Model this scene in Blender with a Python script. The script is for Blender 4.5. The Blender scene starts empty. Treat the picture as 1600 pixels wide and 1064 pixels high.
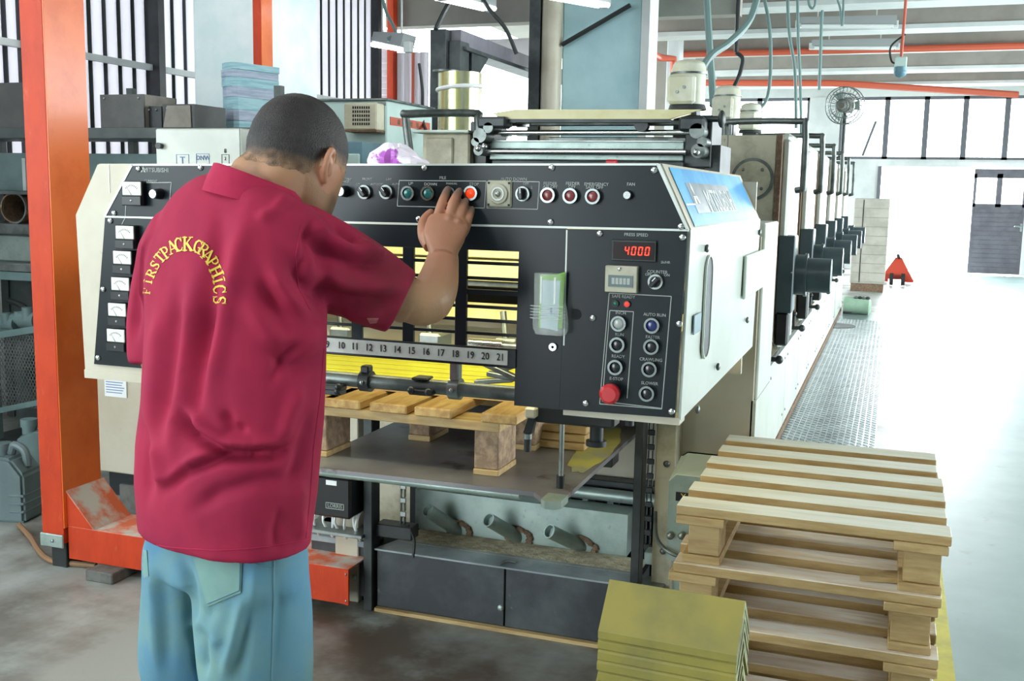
import bpy, bmesh, math, random
from mathutils import Vector, Matrix, noise
from mathutils.bvhtree import BVHTree

random.seed(7)
sc = bpy.context.scene
COL = sc.collection
R_ = math.radians

# ------------------------------------------------------------------ camera
CAM = Vector((0.0, 0.0, 1.42))
FPX, YAW, PITCH, ROLL = 1650.6, 0.342604, 0.139906, 0.01895
FW = Vector((-math.sin(YAW)*math.cos(PITCH), math.cos(YAW)*math.cos(PITCH), -math.sin(PITCH)))
_r = Vector((math.cos(YAW), math.sin(YAW), 0)); _u = _r.cross(FW)
RT = _r*math.cos(ROLL) + _u*math.sin(ROLL)
UP = -_r*math.sin(ROLL) + _u*math.cos(ROLL)
cam = bpy.data.objects.new('camera', bpy.data.cameras.new('camera'))
COL.objects.link(cam)
cam.matrix_world = Matrix(((RT.x, UP.x, -FW.x, CAM.x), (RT.y, UP.y, -FW.y, CAM.y), (RT.z, UP.z, -FW.z, CAM.z), (0, 0, 0, 1)))
cam.data.sensor_width = 36
cam.data.lens = 36*FPX/1600
cam.data.clip_start = 0.05
cam.data.clip_end = 300
sc.camera = cam

# ------------------------------------------------------------------ light
sc.view_settings.view_transform = 'Standard'
sc.view_settings.look = 'None'
sc.view_settings.exposure = 0.0
sc.view_settings.gamma = 1.0
sc.view_settings.use_curve_mapping = False
w = bpy.data.worlds.new('sky'); sc.world = w; w.use_nodes = True
bg = w.node_tree.nodes['Background']
bg.inputs[0].default_value = (0.86, 0.97, 1.0, 1); bg.inputs[1].default_value = 8.0
sc.cycles.use_denoising = True
sc.cycles.max_bounces = 7
sc.cycles.diffuse_bounces = 4
sc.cycles.glossy_bounces = 3
sc.cycles.transmission_bounces = 4
sc.cycles.transparent_max_bounces = 6
sc.cycles.sample_clamp_indirect = 6.0
sc.cycles.caustics_reflective = False
sc.cycles.caustics_refractive = False

def area(name, loc, look, sx, sy, power, col=(1, 1, 1)):
    l = bpy.data.lights.new(name, 'AREA'); l.shape = 'RECTANGLE'; l.size = sx; l.size_y = sy
    l.energy = power; l.color = col
    o = bpy.data.objects.new(name, l); COL.objects.link(o); o.location = loc
    o.rotation_euler = (Vector(look)-Vector(loc)).to_track_quat('-Z', 'Y').to_euler()
    return o
# daylight through the wide entrance behind the camera, the bays along the east side and the far doorway
area('entrance_daylight', (-4.0, -4.3, 2.0), (-1.4, 2.0, 1.1), 2.4, 2.8, 26, (0.93, 0.98, 1.0))
area('overhead_fill', (-1.3, 0.3, 3.93), (-1.2, 0.7, 0.0), 2.6, 1.6, 60, (0.93, 0.98, 1.0))  # added overhead fill, brightens upward faces; no real opening known here
area('overhead_fill', (-3.3, 4.6, 3.93), (-3.3, 4.8, 0.0), 1.2, 1.6, 26, (0.93, 0.98, 1.0))  # second added fill from above, brightens the white column
area('bay_daylight', (6.8, 10.0, 2.3), (-0.5, 8.5, 0.8), 12.0, 2.0, 640, (0.93, 0.98, 1.0))
area('doorway_daylight', (0.8, 23.3, 1.6), (0.4, 8.0, 0.4), 3.0, 3.0, 800, (0.93, 0.98, 1.0))

# pixel of the 1600x1064 photograph -> point in the hall on a known plane
def ray(x, y): return FW + RT*((x-800)/FPX) - UP*((y-532)/FPX)
def AY(x, y, v): d = ray(x, y); return CAM + d*(v/d.y)
def AX(x, y, v): d = ray(x, y); return CAM + d*(v/d.x)
def AZ(x, y, v): d = ray(x, y); return CAM + d*((v-CAM.z)/d.z)
def AD(x, y, v): return CAM + ray(x, y)*v

# ------------------------------------------------------------------ materials
def lin(h):
    h = h.lstrip('#'); c = [int(h[i:i+2], 16)/255 for i in (0, 2, 4)]
    return tuple(v/12.92 if v <= 0.04045 else ((v+0.055)/1.055)**2.4 for v in c) + (1,)
MATS = {}
def mat(name, c1, c2=None, scale=6, lo=0.42, hi=0.62, rough=0.5, metal=0.0, bump=0.0, bscale=60, stretch=None,
        c3=None, s3=30, lo3=0.6, hi3=0.7, emit=None, estr=0, alpha=None, trans=0, spec=None, coat=0):
    if name in MATS: return MATS[name]
    m = bpy.data.materials.new(name); m.use_nodes = True; nt = m.node_tree; N = nt.nodes; L = nt.links
    b = N['Principled BSDF']
    b.inputs['Roughness'].default_value = rough; b.inputs['Metallic'].default_value = metal
    b.inputs['Base Color'].default_value = lin(c1)
    if spec is not None: b.inputs['Specular IOR Level'].default_value = spec
    if coat: b.inputs['Coat Weight'].default_value = coat; b.inputs['Coat Roughness'].default_value = 0.12
    if trans: b.inputs['Transmission Weight'].default_value = trans
    if alpha is not None: b.inputs['Alpha'].default_value = alpha
    if emit: b.inputs['Emission Color'].default_value = lin(emit); b.inputs['Emission Strength'].default_value = estr
    if c2 or bump:
        tc = N.new('ShaderNodeTexCoord'); mp = N.new('ShaderNodeMapping'); L.new(tc.outputs['Object'], mp.inputs[0])
        if stretch: mp.inputs['Scale'].default_value = stretch
    def nz(s, det=6):
        n = N.new('ShaderNodeTexNoise'); n.inputs['Scale'].default_value = s; n.inputs['Detail'].default_value = det
        n.inputs['Roughness'].default_value = 0.62; L.new(mp.outputs[0], n.inputs['Vector']); return n
    def step(n, a, c):
        r = N.new('ShaderNodeMapRange'); r.inputs['From Min'].default_value = a; r.inputs['From Max'].default_value = c
        L.new(n.outputs['Fac'], r.inputs['Value']); return r
    if c2:
        mx = N.new('ShaderNodeMix'); mx.data_type = 'RGBA'
        mx.inputs['A'].default_value = lin(c1); mx.inputs['B'].default_value = lin(c2)
        L.new(step(nz(scale), lo, hi).outputs[0], mx.inputs['Factor']); out = mx.outputs['Result']
        if c3:
            m2 = N.new('ShaderNodeMix'); m2.data_type = 'RGBA'; L.new(out, m2.inputs['A']); m2.inputs['B'].default_value = lin(c3)
            L.new(step(nz(s3), lo3, hi3).outputs[0], m2.inputs['Factor']); out = m2.outputs['Result']
        L.new(out, b.inputs['Base Color'])
    if bump:
        bp = N.new('ShaderNodeBump'); bp.inputs['Strength'].default_value = bump; bp.inputs['Distance'].default_value = 0.01
        L.new(nz(bscale, 4).outputs['Fac'], bp.inputs['Height']); L.new(bp.outputs[0], b.inputs['Normal'])
    MATS[name] = m; return m

M = {}
M['floor'] = mat('stained_concrete', '#9da19b', '#574d41', 0.9, 0.46, 0.60, 0.42, bump=0.10, bscale=25, c3='#b9c6c2', s3=1.7, lo3=0.52, hi3=0.72)
M['floor_paint'] = mat('worn_cyan_floor_paint', '#a3bab8', '#92aaa9', 1.6, 0.4, 0.65, 0.36, c3='#8d9c9a', s3=7, lo3=0.62, hi3=0.75)
M['ceiling'] = mat('painted_ceiling', '#96928b', '#88847d', 1.2, rough=0.8)
M['beam'] = mat('painted_beam', '#9a958d', '#8b867f', 1.5, rough=0.75)
M['wall'] = mat('painted_wall', '#cfd3d2', '#bcc2c2', 1.3, rough=0.7)
M['white_column'] = mat('white_column_paint', '#eef6f6', '#d8ecec', 2.0, rough=0.6, c3='#9fb8b6', s3=14, lo3=0.70, hi3=0.78)
M['blue_column'] = mat('pale_blue_column_paint', '#b4d6dc', '#a3c9d2', 1.5, rough=0.6)
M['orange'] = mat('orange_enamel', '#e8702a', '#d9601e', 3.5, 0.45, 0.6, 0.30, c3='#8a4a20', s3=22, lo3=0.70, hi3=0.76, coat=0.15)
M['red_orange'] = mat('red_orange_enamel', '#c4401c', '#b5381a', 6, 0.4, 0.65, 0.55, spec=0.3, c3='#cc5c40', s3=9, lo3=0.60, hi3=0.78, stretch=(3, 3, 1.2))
M['orange_dusty'] = mat('dusty_orange_enamel', '#d8643a', '#c9c3b8', 7, 0.42, 0.58, 0.6)
M['dark_steel'] = mat('dark_steel', '#33383a', '#4a4e4e', 5, rough=0.45, metal=0.5)
M['black'] = mat('black_metal', '#1c2022', '#2a2e30', 8, rough=0.4)
M['panel'] = mat('black_panel_paint', '#141b20', '#1b2429', 4, 0.4, 0.65, 0.28, c3='#263034', s3=16, lo3=0.66, hi3=0.80, spec=0.3)
M['seam'] = mat('worn_edge', '#c9cfca', rough=0.4, metal=0.3)
M['beige'] = mat('beige_enamel', '#c6c0ae', '#bab29d', 3, rough=0.42, c3='#8b8270', s3=25, lo3=0.70, hi3=0.80)
M['beige_dirty'] = mat('grimy_beige_enamel', '#c2bda6', '#8f8a72', 6, 0.45, 0.68, 0.5, c3='#4c4a3c', s3=26, lo3=0.66, hi3=0.78)
M['white_enamel'] = mat('white_enamel', '#ced4ca', '#c0c7bd', 3, rough=0.3, c3='#9aa19a', s3=20, lo3=0.72, hi3=0.80)
M['chrome'] = mat('chrome', '#d8dcdc', rough=0.16, metal=1.0)
M['bezel'] = mat('bezel_metal', '#8f9696', rough=0.24, metal=1.0)
M['steel'] = mat('bare_steel', '#9fa6a4', '#7f8583', 8, rough=0.36, metal=0.85)
M['galv'] = mat('galvanised_sheet', '#a9b9b3', '#93a59f', 9, rough=0.42, metal=0.55, c3='#7a8a84', s3=40, lo3=0.6, hi3=0.75)
M['plate'] = mat('worn_table_plate', '#77757a', '#8d908f', 4, 0.4, 0.65, 0.40, metal=0.35, c3='#4a3a3c', s3=5, lo3=0.58, hi3=0.66)
M['powder'] = mat('yellow_powder', '#a39c48', '#85866e', 9, 0.40, 0.62, 0.7)
M['kick'] = mat('dusty_dark_sheet', '#3c3f43', '#54595c', 5, 0.42, 0.66, 0.42, metal=0.3, c3='#8d9597', s3=13, lo3=0.66, hi3=0.80)
M['kick_top'] = mat('dusty_sheet_top', '#7d878c', '#9aa3a6', 6, rough=0.45, metal=0.3)
M['dust'] = mat('paper_dust', '#cfc6a8', '#a89d80', 30, 0.4, 0.6, 0.95, bump=0.6, bscale=90)
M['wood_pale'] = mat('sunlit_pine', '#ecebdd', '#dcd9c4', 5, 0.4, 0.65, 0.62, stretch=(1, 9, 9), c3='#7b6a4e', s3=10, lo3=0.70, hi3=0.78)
M['wood'] = mat('pine_board', '#c3a878', '#a98b5c', 6, 0.4, 0.65, 0.65, stretch=(1.2, 8, 8), c3='#6e5636', s3=9, lo3=0.68, hi3=0.78)
M['wood_y'] = mat('pine_board_lengthwise', '#c8a871', '#a98350', 6, 0.4, 0.65, 0.65, stretch=(8, 1.2, 8), c3='#6e5030', s3=9, lo3=0.68, hi3=0.78)
M['wood_red'] = mat('reddish_pine', '#ddd3c3', '#cdb79c', 6, 0.4, 0.65, 0.65, stretch=(1.2, 8, 8), c3='#e2ded4', s3=4, lo3=0.5, hi3=0.62)
M['endgrain'] = mat('end_grain', '#b59a7c', '#8c7560', 40, 0.4, 0.6, 0.8, bump=0.4, bscale=120)
M['yellow_board'] = mat('yellow_sheet', '#94893a', '#7d773c', 7, 0.42, 0.68, 0.55, c3='#4f5a44', s3=19, lo3=0.68, hi3=0.76)
M['yellow_edge'] = mat('yellow_sheet_edge', '#a9ac86', '#7d8060', 20, rough=0.7)
M['shirt'] = mat('crimson_polo_knit', '#98203f', '#8c1c3c', 9, rough=0.85, bump=0.05, bscale=900, spec=0.25, c3='#74202f', s3=3.2, lo3=0.56, hi3=0.72)
M['shirt_collar'] = mat('crimson_rib_knit', '#a22244', '#981e40', 30, rough=0.85, bump=0.1, bscale=500, spec=0.25)
M['shirt_mark'] = mat('worn_sleeve_print', '#a8705c', '#a0405a', 60, rough=.8)
M['gold'] = mat('gold_print', '#d6bd3e', '#c7ad34', 40, rough=0.6)
M['denim'] = mat('washed_denim', '#5d8798', '#5482a2', 5, 0.4, 0.65, 0.85, bump=0.12, bscale=500, c3='#74948a', s3=4, lo3=0.48, hi3=0.72, spec=0.2)
M['denim_pocket'] = mat('faded_denim', '#7a9a94', '#6f938f', 9, rough=0.85, bump=0.12, bscale=500, spec=0.2)
M['thread'] = mat('denim_stitching', '#5f8490', rough=0.8)
M['shoe'] = mat('dark_leather', '#2b2522', rough=0.5)
M['sole'] = mat('rubber_sole', '#1a1a1a', rough=0.8)
M['eye'] = mat('eye_white', '#e8e4dc', rough=0.2)
M['red_lens'] = mat('dark_red_lens', '#7c2b2e', rough=0.25, coat=0.5)
M['green_lens'] = mat('teal_lens', '#1f6a66', rough=0.2, coat=0.5)
M['orange_lens'] = mat('lit_orange_lens', '#e0421c', rough=0.25, emit='#ff4a10', estr=0.55)
M['blue_lens'] = mat('dark_blue_lens', '#1c2a66', rough=0.2, coat=0.5)
M['black_lens'] = mat('black_lens', '#15181c', rough=0.2, coat=0.5)
M['clear_lens'] = mat('grey_lens', '#a9b0aa', rough=0.2, coat=0.5)
M['red_button'] = mat('red_plastic', '#c4202a', rough=0.28, coat=0.4)
M['led'] = mat('lit_red_segments', '#ff2010', emit='#ff2814', estr=6)
M['led_red'] = mat('lit_red_lamp', '#e83028', emit='#ff2a20', estr=2.0)
M['green_lamp'] = mat('green_lamp', '#1c6e50', rough=0.25)
M['display'] = mat('dark_red_display', '#1c080c', rough=0.15)
M['meter_face'] = mat('meter_face', '#dfe2d8', rough=0.35)
M['meter_case'] = mat('meter_case', '#14161a', rough=0.3)
M['legend'] = mat('engraved_legend', '#a9b0ac', rough=0.6)
M['ink'] = mat('black_ink', '#1c1c20', rough=0.6)
M['blue_ink'] = mat('blue_ink', '#6a86b4', rough=0.7)
M['scale'] = mat('scale_strip', '#cfd0ca', '#bfc0bb', 20, rough=0.5)
M['ivory'] = mat('ivory_plastic', '#b7b5a0', '#a5a28c', 20, rough=0.4)
M['sticker'] = mat('blue_sticker', '#1f98d8', '#3fb0e4', 8, rough=0.4, coat=0.0)
M['sticker_grey'] = mat('grey_print', '#6d7c88', '#93a0a8', 12, rough=0.3)
M['white'] = mat('white_print', '#eef2f2', rough=0.4)
M['cream_light'] = mat('cream_sheet', '#dcd6a8', '#cfc890', 6, rough=0.45)
M['yellow_paper'] = mat('yellow_paper', '#dfe032', '#d6cf2a', 5, rough=0.5)
M['green_paper'] = mat('green_paper', '#8fc653', '#7fb648', 10, rough=0.6)
M['pale_paper'] = mat('pale_blue_paper', '#c6dde2', rough=0.6)
M['clear'] = mat('clear_plastic', '#e8f0ec', rough=0.08, alpha=0.28)
M['grey_plastic'] = mat('grey_plastic', '#66787a', '#5c6d70', 8, rough=0.4)
M['teal_grey'] = mat('teal_grey_enamel', '#6f8686', '#62797a', 5, rough=0.45)
M['shelf'] = mat('dark_shelf_paint', '#3d4644', '#4c5553', 6, rough=0.5)
M['bin'] = mat('dark_grey_bin', '#4a4b49', '#555653', 7, rough=0.5)
M['bin_light'] = mat('grey_board', '#8b867c', '#7d786f', 9, rough=0.7)
M['pale_green'] = mat('pale_green_enamel', '#cfdcd2', '#c3d2c8', 3, rough=0.45)
M['cabinet_blue'] = mat('pale_aqua_enamel', '#c4dcd6', '#b6d0ca', 3, rough=0.45)
M['ac'] = mat('aged_cream_plastic', '#cfccb4', '#bdb99f', 6, rough=0.5)
M['slate_blue'] = mat('slate_blue_enamel', '#5f8694', '#557a88', 6, rough=0.45)
M['book_a'] = mat('lilac_paper_edges', '#a9b4c4', '#8f9cb0', 70, stretch=(0.1, 0.1, 1), rough=0.8)
M['book_b'] = mat('aqua_paper_edges', '#9cc0c8', '#7fa9b4', 70, stretch=(0.1, 0.1, 1), rough=0.8)
M['magenta'] = mat('magenta_film', '#b35fc0', '#ece4f0', 11, 0.47, 0.50, 0.3)
M['motor'] = mat('white_motor_enamel', '#d6d8c8', '#c2c2a8', 7, rough=0.5, c3='#8c8560', s3=12, lo3=0.66, hi3=0.78)
M['motor_grey'] = mat('grey_motor_enamel', '#4a5a60', '#425157', 8, rough=0.35)
M['dull_steel'] = mat('greasy_steel', '#787f7c', '#565c5a', 9, rough=0.4, metal=0.7)
M['cable'] = mat('grey_cable', '#6f8a88', rough=0.5)
M['black_cable'] = mat('black_cable', '#1d2222', rough=0.5)
M['brown_hose'] = mat('brown_hose', '#8b6a4c', rough=0.6)
M['pipe_red'] = mat('red_pipe_paint', '#c05a42', rough=0.5)
M['tube'] = mat('lit_tube', '#ffffff', emit='#f4fbff', estr=7)
M['tube_off'] = mat('unlit_tube', '#d4d8d6', rough=0.3)
M['fixture'] = mat('fixture_enamel', '#8f9494', rough=0.5)
M['translucent'] = None
M['glass'] = mat('window_glass', '#f4fafa', rough=0.02, alpha=0.08)
M['frame'] = mat('window_frame_paint', '#5c5f66', rough=0.5)
M['door'] = mat('grey_door_paint', '#6d6a72', '#605d66', 5, rough=0.5)
M['ground'] = mat('outside_ground', '#d8dcd8', '#c6cbc6', 0.6, rough=0.9)
M['tank'] = mat('stainless_tank', '#cfcdb0', '#b4b478', 3, rough=0.2, metal=0.8, stretch=(6, 6, 0.3))
M['tread'] = mat('tread_plate', '#98a6aa', '#808e92', 7, rough=0.32, metal=0.6)
M['yellow_line'] = mat('yellow_floor_paint', '#e0d23c', '#c9bd40', 9, rough=0.5)
M['crate'] = mat('grey_board_crate', '#b6b3a8', '#a6a398', 5, rough=0.7)
M['bottle_green'] = mat('pale_green_enamel_cylinder', '#9db8a4', '#8aa892', 8, rough=0.4)
M['red'] = mat('red_truck_paint', '#b8402c', rough=0.4)
M['rubber'] = mat('black_rubber', '#202022', rough=0.7)
M['grey_block'] = mat('concrete_block', '#6b6b68', '#55554f', 12, rough=0.85, bump=0.3, bscale=60)
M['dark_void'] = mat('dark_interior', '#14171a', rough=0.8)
M['rust'] = mat('rust_sealant', '#6c5644', '#86705a', 40, rough=0.9, bump=0.6, bscale=90)
M['tape'] = mat('grey_tape', '#7f98a4', rough=0.4)

def translucent(name, c):
    m = bpy.data.materials.new(name); m.use_nodes = True; nt = m.node_tree
    nt.nodes.remove(nt.nodes['Principled BSDF'])
    o = nt.nodes['Material Output']; mx = nt.nodes.new('ShaderNodeMixShader'); mx.inputs[0].default_value = 0.6
    d = nt.nodes.new('ShaderNodeBsdfDiffuse'); t = nt.nodes.new('ShaderNodeBsdfTranslucent')
    d.inputs[0].default_value = t.inputs[0].default_value = lin(c)
    nt.links.new(d.outputs[0], mx.inputs[1]); nt.links.new(t.outputs[0], mx.inputs[2]); nt.links.new(mx.outputs[0], o.inputs[0])
    return m
M['translucent'] = translucent('translucent_roof_sheet', '#dad6da')

# ------------------------------------------------------------------ mesh building
class MB:
    def __init__(s): s.bm = bmesh.new()
    def box(s, x0, x1, y0, y1, z0, z1, bev=0.0, rot=None, seg=1):
        r = bmesh.ops.create_cube(s.bm, size=1.0); vs = r['verts']
        c = Vector(((x0+x1)/2, (y0+y1)/2, (z0+z1)/2)); d = Vector((abs(x1-x0), abs(y1-y0), abs(z1-z0)))
        for v in vs:
            p = Vector((v.co.x*d.x, v.co.y*d.y, v.co.z*d.z))
            if rot is not None: p = rot @ p
            v.co = p + c
        if bev > 0:
            es = list({e for v in vs for e in v.link_edges})
            bmesh.ops.bevel(s.bm, geom=es, offset=min(bev, min(d)*0.45), segments=seg, affect='EDGES', profile=0.5)
        return s
    def cyl(s, p0, p1, r0, r1=None, n=20, cap=True):
        p0, p1 = Vector(p0), Vector(p1); r1 = r0 if r1 is None else r1
        q = (p1-p0).to_track_quat('Z', 'Y'); a, b = [], []
        for i in range(n):
            t = 2*math.pi*i/n; d = q @ Vector((math.cos(t), math.sin(t), 0))
            a.append(s.bm.verts.new(p0+d*r0)); b.append(s.bm.verts.new(p1+d*r1))
        for i in range(n):
            s.bm.faces.new((a[i], a[(i+1) % n], b[(i+1) % n], b[i]))
        if cap: s.bm.faces.new(a[::-1]); s.bm.faces.new(b)
        return s
    def ring(s, p0, p1, ro, ri, n=24):
        p0, p1 = Vector(p0), Vector(p1); q = (p1-p0).to_track_quat('Z', 'Y'); L = []
        for p, r in ((p0, ro), (p1, ro), (p1, ri), (p0, ri)):
            L.append([s.bm.verts.new(p+q @ Vector((math.cos(2*math.pi*i/n)*r, math.sin(2*math.pi*i/n)*r, 0))) for i in range(n)])
        for k in range(4):
            A, B = L[k], L[(k+1) % 4]
            for i in range(n): s.bm.faces.new((A[i], A[(i+1) % n], B[(i+1) % n], B[i]))
        return s
    def tube(s, pts, r, n=10, cap=True, smooth=0, squash=None):
        P = [Vector(p) for p in pts]
        rs = list(r) if isinstance(r, (list, tuple)) else [r]*len(P)
        if smooth:
            Q, S = [], []
            for i in range(len(P)-1):
                a, b, c, d = P[max(i-1, 0)], P[i], P[i+1], P[min(i+2, len(P)-1)]
                for k in range(smooth):
                    t = k/smooth
                    Q.append(0.5*((2*b)+(c-a)*t+(2*a-5*b+4*c-d)*t*t+(-a+3*b-3*c+d)*t**3)); S.append(rs[i]*(1-t)+rs[i+1]*t)
            P, rs = Q+[P[-1]], S+[rs[-1]]
        rings = []; up = None
        for i, p in enumerate(P):
            t = (P[min(i+1, len(P)-1)]-P[max(i-1, 0)]).normalized()
            if up is None: up = t.orthogonal().normalized()
            up = (up - t*up.dot(t)).normalized(); sd = t.cross(up)
            rr = rs[i]; ra, rb = (rr if isinstance(rr, (tuple, list)) else (rr, rr))
            rings.append([s.bm.verts.new(p+up*(math.cos(2*math.pi*k/n)*ra)+sd*(math.sin(2*math.pi*k/n)*rb)) for k in range(n)])
        for A, B in zip(rings, rings[1:]):
            for k in range(n): s.bm.faces.new((A[k], A[(k+1) % n], B[(k+1) % n], B[k]))
        if cap: s.bm.faces.new(rings[0][::-1]); s.bm.faces.new(rings[-1])
        return s
    def rings(s, R, cap=True):
        V = [[s.bm.verts.new(p) for p in r] for r in R]; n = len(V[0])
        for A, B in zip(V, V[1:]):
            for k in range(n): s.bm.faces.new((A[k], A[(k+1) % n], B[(k+1) % n], B[k]))
        if cap: s.bm.faces.new(V[0][::-1]); s.bm.faces.new(V[-1])
        return s
    def prism(s, poly, axis, a, b):
        def P(u, v, t): return {'x': (t, u, v), 'y': (u, t, v), 'z': (u, v, t)}[axis]
        A = [s.bm.verts.new(P(u, v, a)) for u, v in poly]; B = [s.bm.verts.new(P(u, v, b)) for u, v in poly]; n = len(A)
        for i in range(n): s.bm.faces.new((A[i], A[(i+1) % n], B[(i+1) % n], B[i]))
        s.bm.faces.new(A[::-1]); s.bm.faces.new(B); return s
    def slab(s, pts, off):
        off = Vector(off); A = [s.bm.verts.new(Vector(p)) for p in pts]; B = [s.bm.verts.new(Vector(p)+off) for p in pts]; n = len(A)
        for i in range(n): s.bm.faces.new((A[i], A[(i+1) % n], B[(i+1) % n], B[i]))
        s.bm.faces.new(A[::-1]); s.bm.faces.new(B); return s
    def ball(s, c, r, u=20, v=12, rot=None):
        r = r if isinstance(r, (tuple, list)) else (r, r, r); c = Vector(c)
        g = bmesh.ops.create_uvsphere(s.bm, u_segments=u, v_segments=v, radius=1.0)
        for x in g['verts']:
            p = Vector((x.co.x*r[0], x.co.y*r[1], x.co.z*r[2]))
            x.co = (rot @ p if rot is not None else p)+c
        return s
    def build(s, name, m, parent=None, smooth=True, ang=35, kind=None):
        bmesh.ops.recalc_face_normals(s.bm, faces=s.bm.faces)
        me = bpy.data.meshes.new(name); s.bm.to_mesh(me); s.bm.free()
        return link(name, me, m, parent, smooth, ang, kind)

LASTN = ['']
def link(name, me, m, parent=None, smooth=True, ang=35, kind=None):
    me.materials.clear(); me.materials.append(m)
    if smooth and len(me.polygons):
        me.polygons.foreach_set('use_smooth', [True]*len(me.polygons)); me.set_sharp_from_angle(angle=R_(ang))
    o = bpy.data.objects.new(name, me); COL.objects.link(o); LASTN[0] = o.name
    if parent is not None: adopt(o, parent)
    if kind: o['kind'] = kind
    return o
ROOTLOC = {}
def adopt(o, parent):
    o.parent = parent
    l = Vector(ROOTLOC.get(parent.name, (0, 0, 0)))
    o.matrix_parent_inverse = Matrix.Translation(-l)
def thing(name, label, cat, loc=(0, 0, 0), group=None):
    o = bpy.data.objects.new(name, None); COL.objects.link(o); o.location = loc; o.empty_display_size = 0.05
    ROOTLOC[o.name] = tuple(loc)
    return tag(o, label, cat, group)
def tag(o, label, cat, group=None):
    o['label'] = label; o['category'] = cat
    if group: o['group'] = group
    return o
def struct(o, label=None, cat=None):
    o['kind'] = 'structure'
    if label: o['label'] = label
    if cat: o['category'] = cat
    return o
def sroot(name, label, cat, loc=(0, 0, 0)):
    return struct(thing(name, label, cat, loc))
def B(x0, x1, y0, y1, z0, z1, bev=0.0): return MB().box(x0, x1, y0, y1, z0, z1, bev)

def text_mesh(body, size, mtx, m, parent, name='lettering', depth=0.0006, align='CENTER', sx=1.0):
    cu = bpy.data.curves.new('legend', 'FONT'); cu.body = body; cu.size = size; cu.extrude = depth; cu.resolution_u = 2
    cu.align_x = align; cu.align_y = 'CENTER'
    t = bpy.data.objects.new('legend', cu); COL.objects.link(t)
    dg = bpy.context.evaluated_depsgraph_get(); dg.update()
    me = bpy.data.meshes.new_from_object(t.evaluated_get(dg)); bpy.data.objects.remove(t); bpy.data.curves.remove(cu)
    me.transform(mtx @ Matrix.Diagonal((sx, 1, 1, 1)))
    return link(name, me, m, parent, smooth=False)
def FRONT(p):   # text facing -Y, centred at p
    return Matrix.Translation(Vector(p)) @ Matrix.Rotation(R_(90), 4, 'X')
def copy_thing(root, delta, label=None, group=None):
    r = root.copy(); COL.objects.link(r); r.location = Vector(root.location)+Vector(delta)
    ROOTLOC[r.name] = tuple(root.location)
    if label: r['label'] = label
    if group: r['group'] = group
    for ch in list(root.children):
        c = ch.copy(); COL.objects.link(c); c.parent = r
        for g in list(ch.children):
            d = g.copy(); COL.objects.link(d); d.parent = c
    return r
# =================================================================== THE SETTING
fl = struct(B(-9, 7.0, -4.5, 22.6, -0.2, 0.0).build('floor', M['floor'], smooth=False), 'stained concrete floor of the print hall', 'floor')
fp = struct(B(0.262, 7.0, -4.5, 22.6, 0.0, 0.0012).build('floor_paint', M['floor_paint'], smooth=False), 'pale cyan painted aisle beyond the yellow line', 'floor')
ground = struct(B(-40, 40, 22.6, 60, -0.25, -0.05).build('ground', M['ground'], smooth=False), 'pale sunlit yard beyond the open doorway', 'ground')
ground_west = struct(B(-40, -9, -4.5, 22.6, -0.25, -0.05).build('ground', M['ground'], smooth=False), 'pale yard outside beyond the corrugated west wall', 'ground')
ceil = struct(B(-6.2, 7.0, -4.5, 22.6, 4.0, 4.2).build('ceiling', M['ceiling'], smooth=False), 'grey painted slab ceiling over the hall', 'ceiling')
for k, (y, w_) in enumerate(((11.6, 0.35), (13.4, 0.35), (15.2, 0.35), (17.6, 0.4), (19.8, 0.4))):
    r = sroot('beam', 'deep grey concrete ceiling beam, %s from the camera' % ('first', 'second', 'third', 'fourth', 'fifth')[k], 'beam', (0, y, 3.4))
    MB().box(-3.2 if k else -2.9, 7.0, y, y+w_, 3.42, 4.0).build('web', M['beam'], r, smooth=False)
    MB().box(-3.2 if k else -2.9, 7.0, y-0.03, y+w_+0.03, 3.37, 3.42).build('lit_soffit', M['wall'], r, smooth=False)  # lit look of the beam underside put into a paler colour

# --- back wall with a band of windows and the wide doorway
YB = 22.6
bw = sroot('wall_back', 'white back wall with window band and wide doorway', 'wall', (0, YB, 0))
MB().box(-6.2, 7.0, YB, YB+0.2, 3.42, 4.0).build('lintel', M['wall'], bw, smooth=False)
MB().box(-6.2, -0.36, YB, YB+0.2, 0, 2.2).build('wall_panel', M['wall'], bw, smooth=False)
MB().box(2.35, 7.0, YB, YB+0.2, 0, 2.2).build('wall_panel', M['wall'], bw, smooth=False)
MB().box(-0.36, 2.35, YB, YB+0.2, 2.06, 2.2).build('lintel', M['wall'], bw, smooth=False)
MB().box(-1.75, -1.15, YB-0.05, YB+0.2, 2.2, 3.42).build('pier', M['wall'], bw, smooth=False)
def window(n, x0, x1, z0, z1, opened=False):
    r = sroot('window_%d' % n, 'bright window %d of the row above the doorway, counted along the wall' % n, 'window', (x0, YB, z0))
    y0, y1 = YB+0.02, YB+0.10
    for nm, a in (('frame_rail', (x0, x1, z0, z0+0.05)), ('frame_rail', (x0, x1, z1-0.06, z1)), ('frame_stile', (x0, x0+0.05, z0, z1)), ('frame_stile', (x1-0.05, x1, z0, z1))):
        MB().box(a[0], a[1], y0, y1, a[2], a[3]).build(nm, M['frame'], r, smooth=False)
    MB().box(x0+0.05, x1-0.05, YB+0.055, YB+0.06, z0+0.05, z1-0.06).build('pane', M['glass'], r, smooth=False)
    if opened:
        MB().slab([(x0+0.45, YB-0.02, z0+0.06), (x0+0.50, YB-0.02, z0+0.06), (x0+0.72, YB-0.35, z1-0.5), (x0+0.67, YB-0.35, z1-0.5)], (0, 0.03, 0)).build('stay_bar', M['frame'], r, smooth=False)
xs = [-4.3, -2.75, -1.75]
for i in range(2): window(i+1, xs[i], xs[i+1], 2.2, 3.42)
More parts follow.
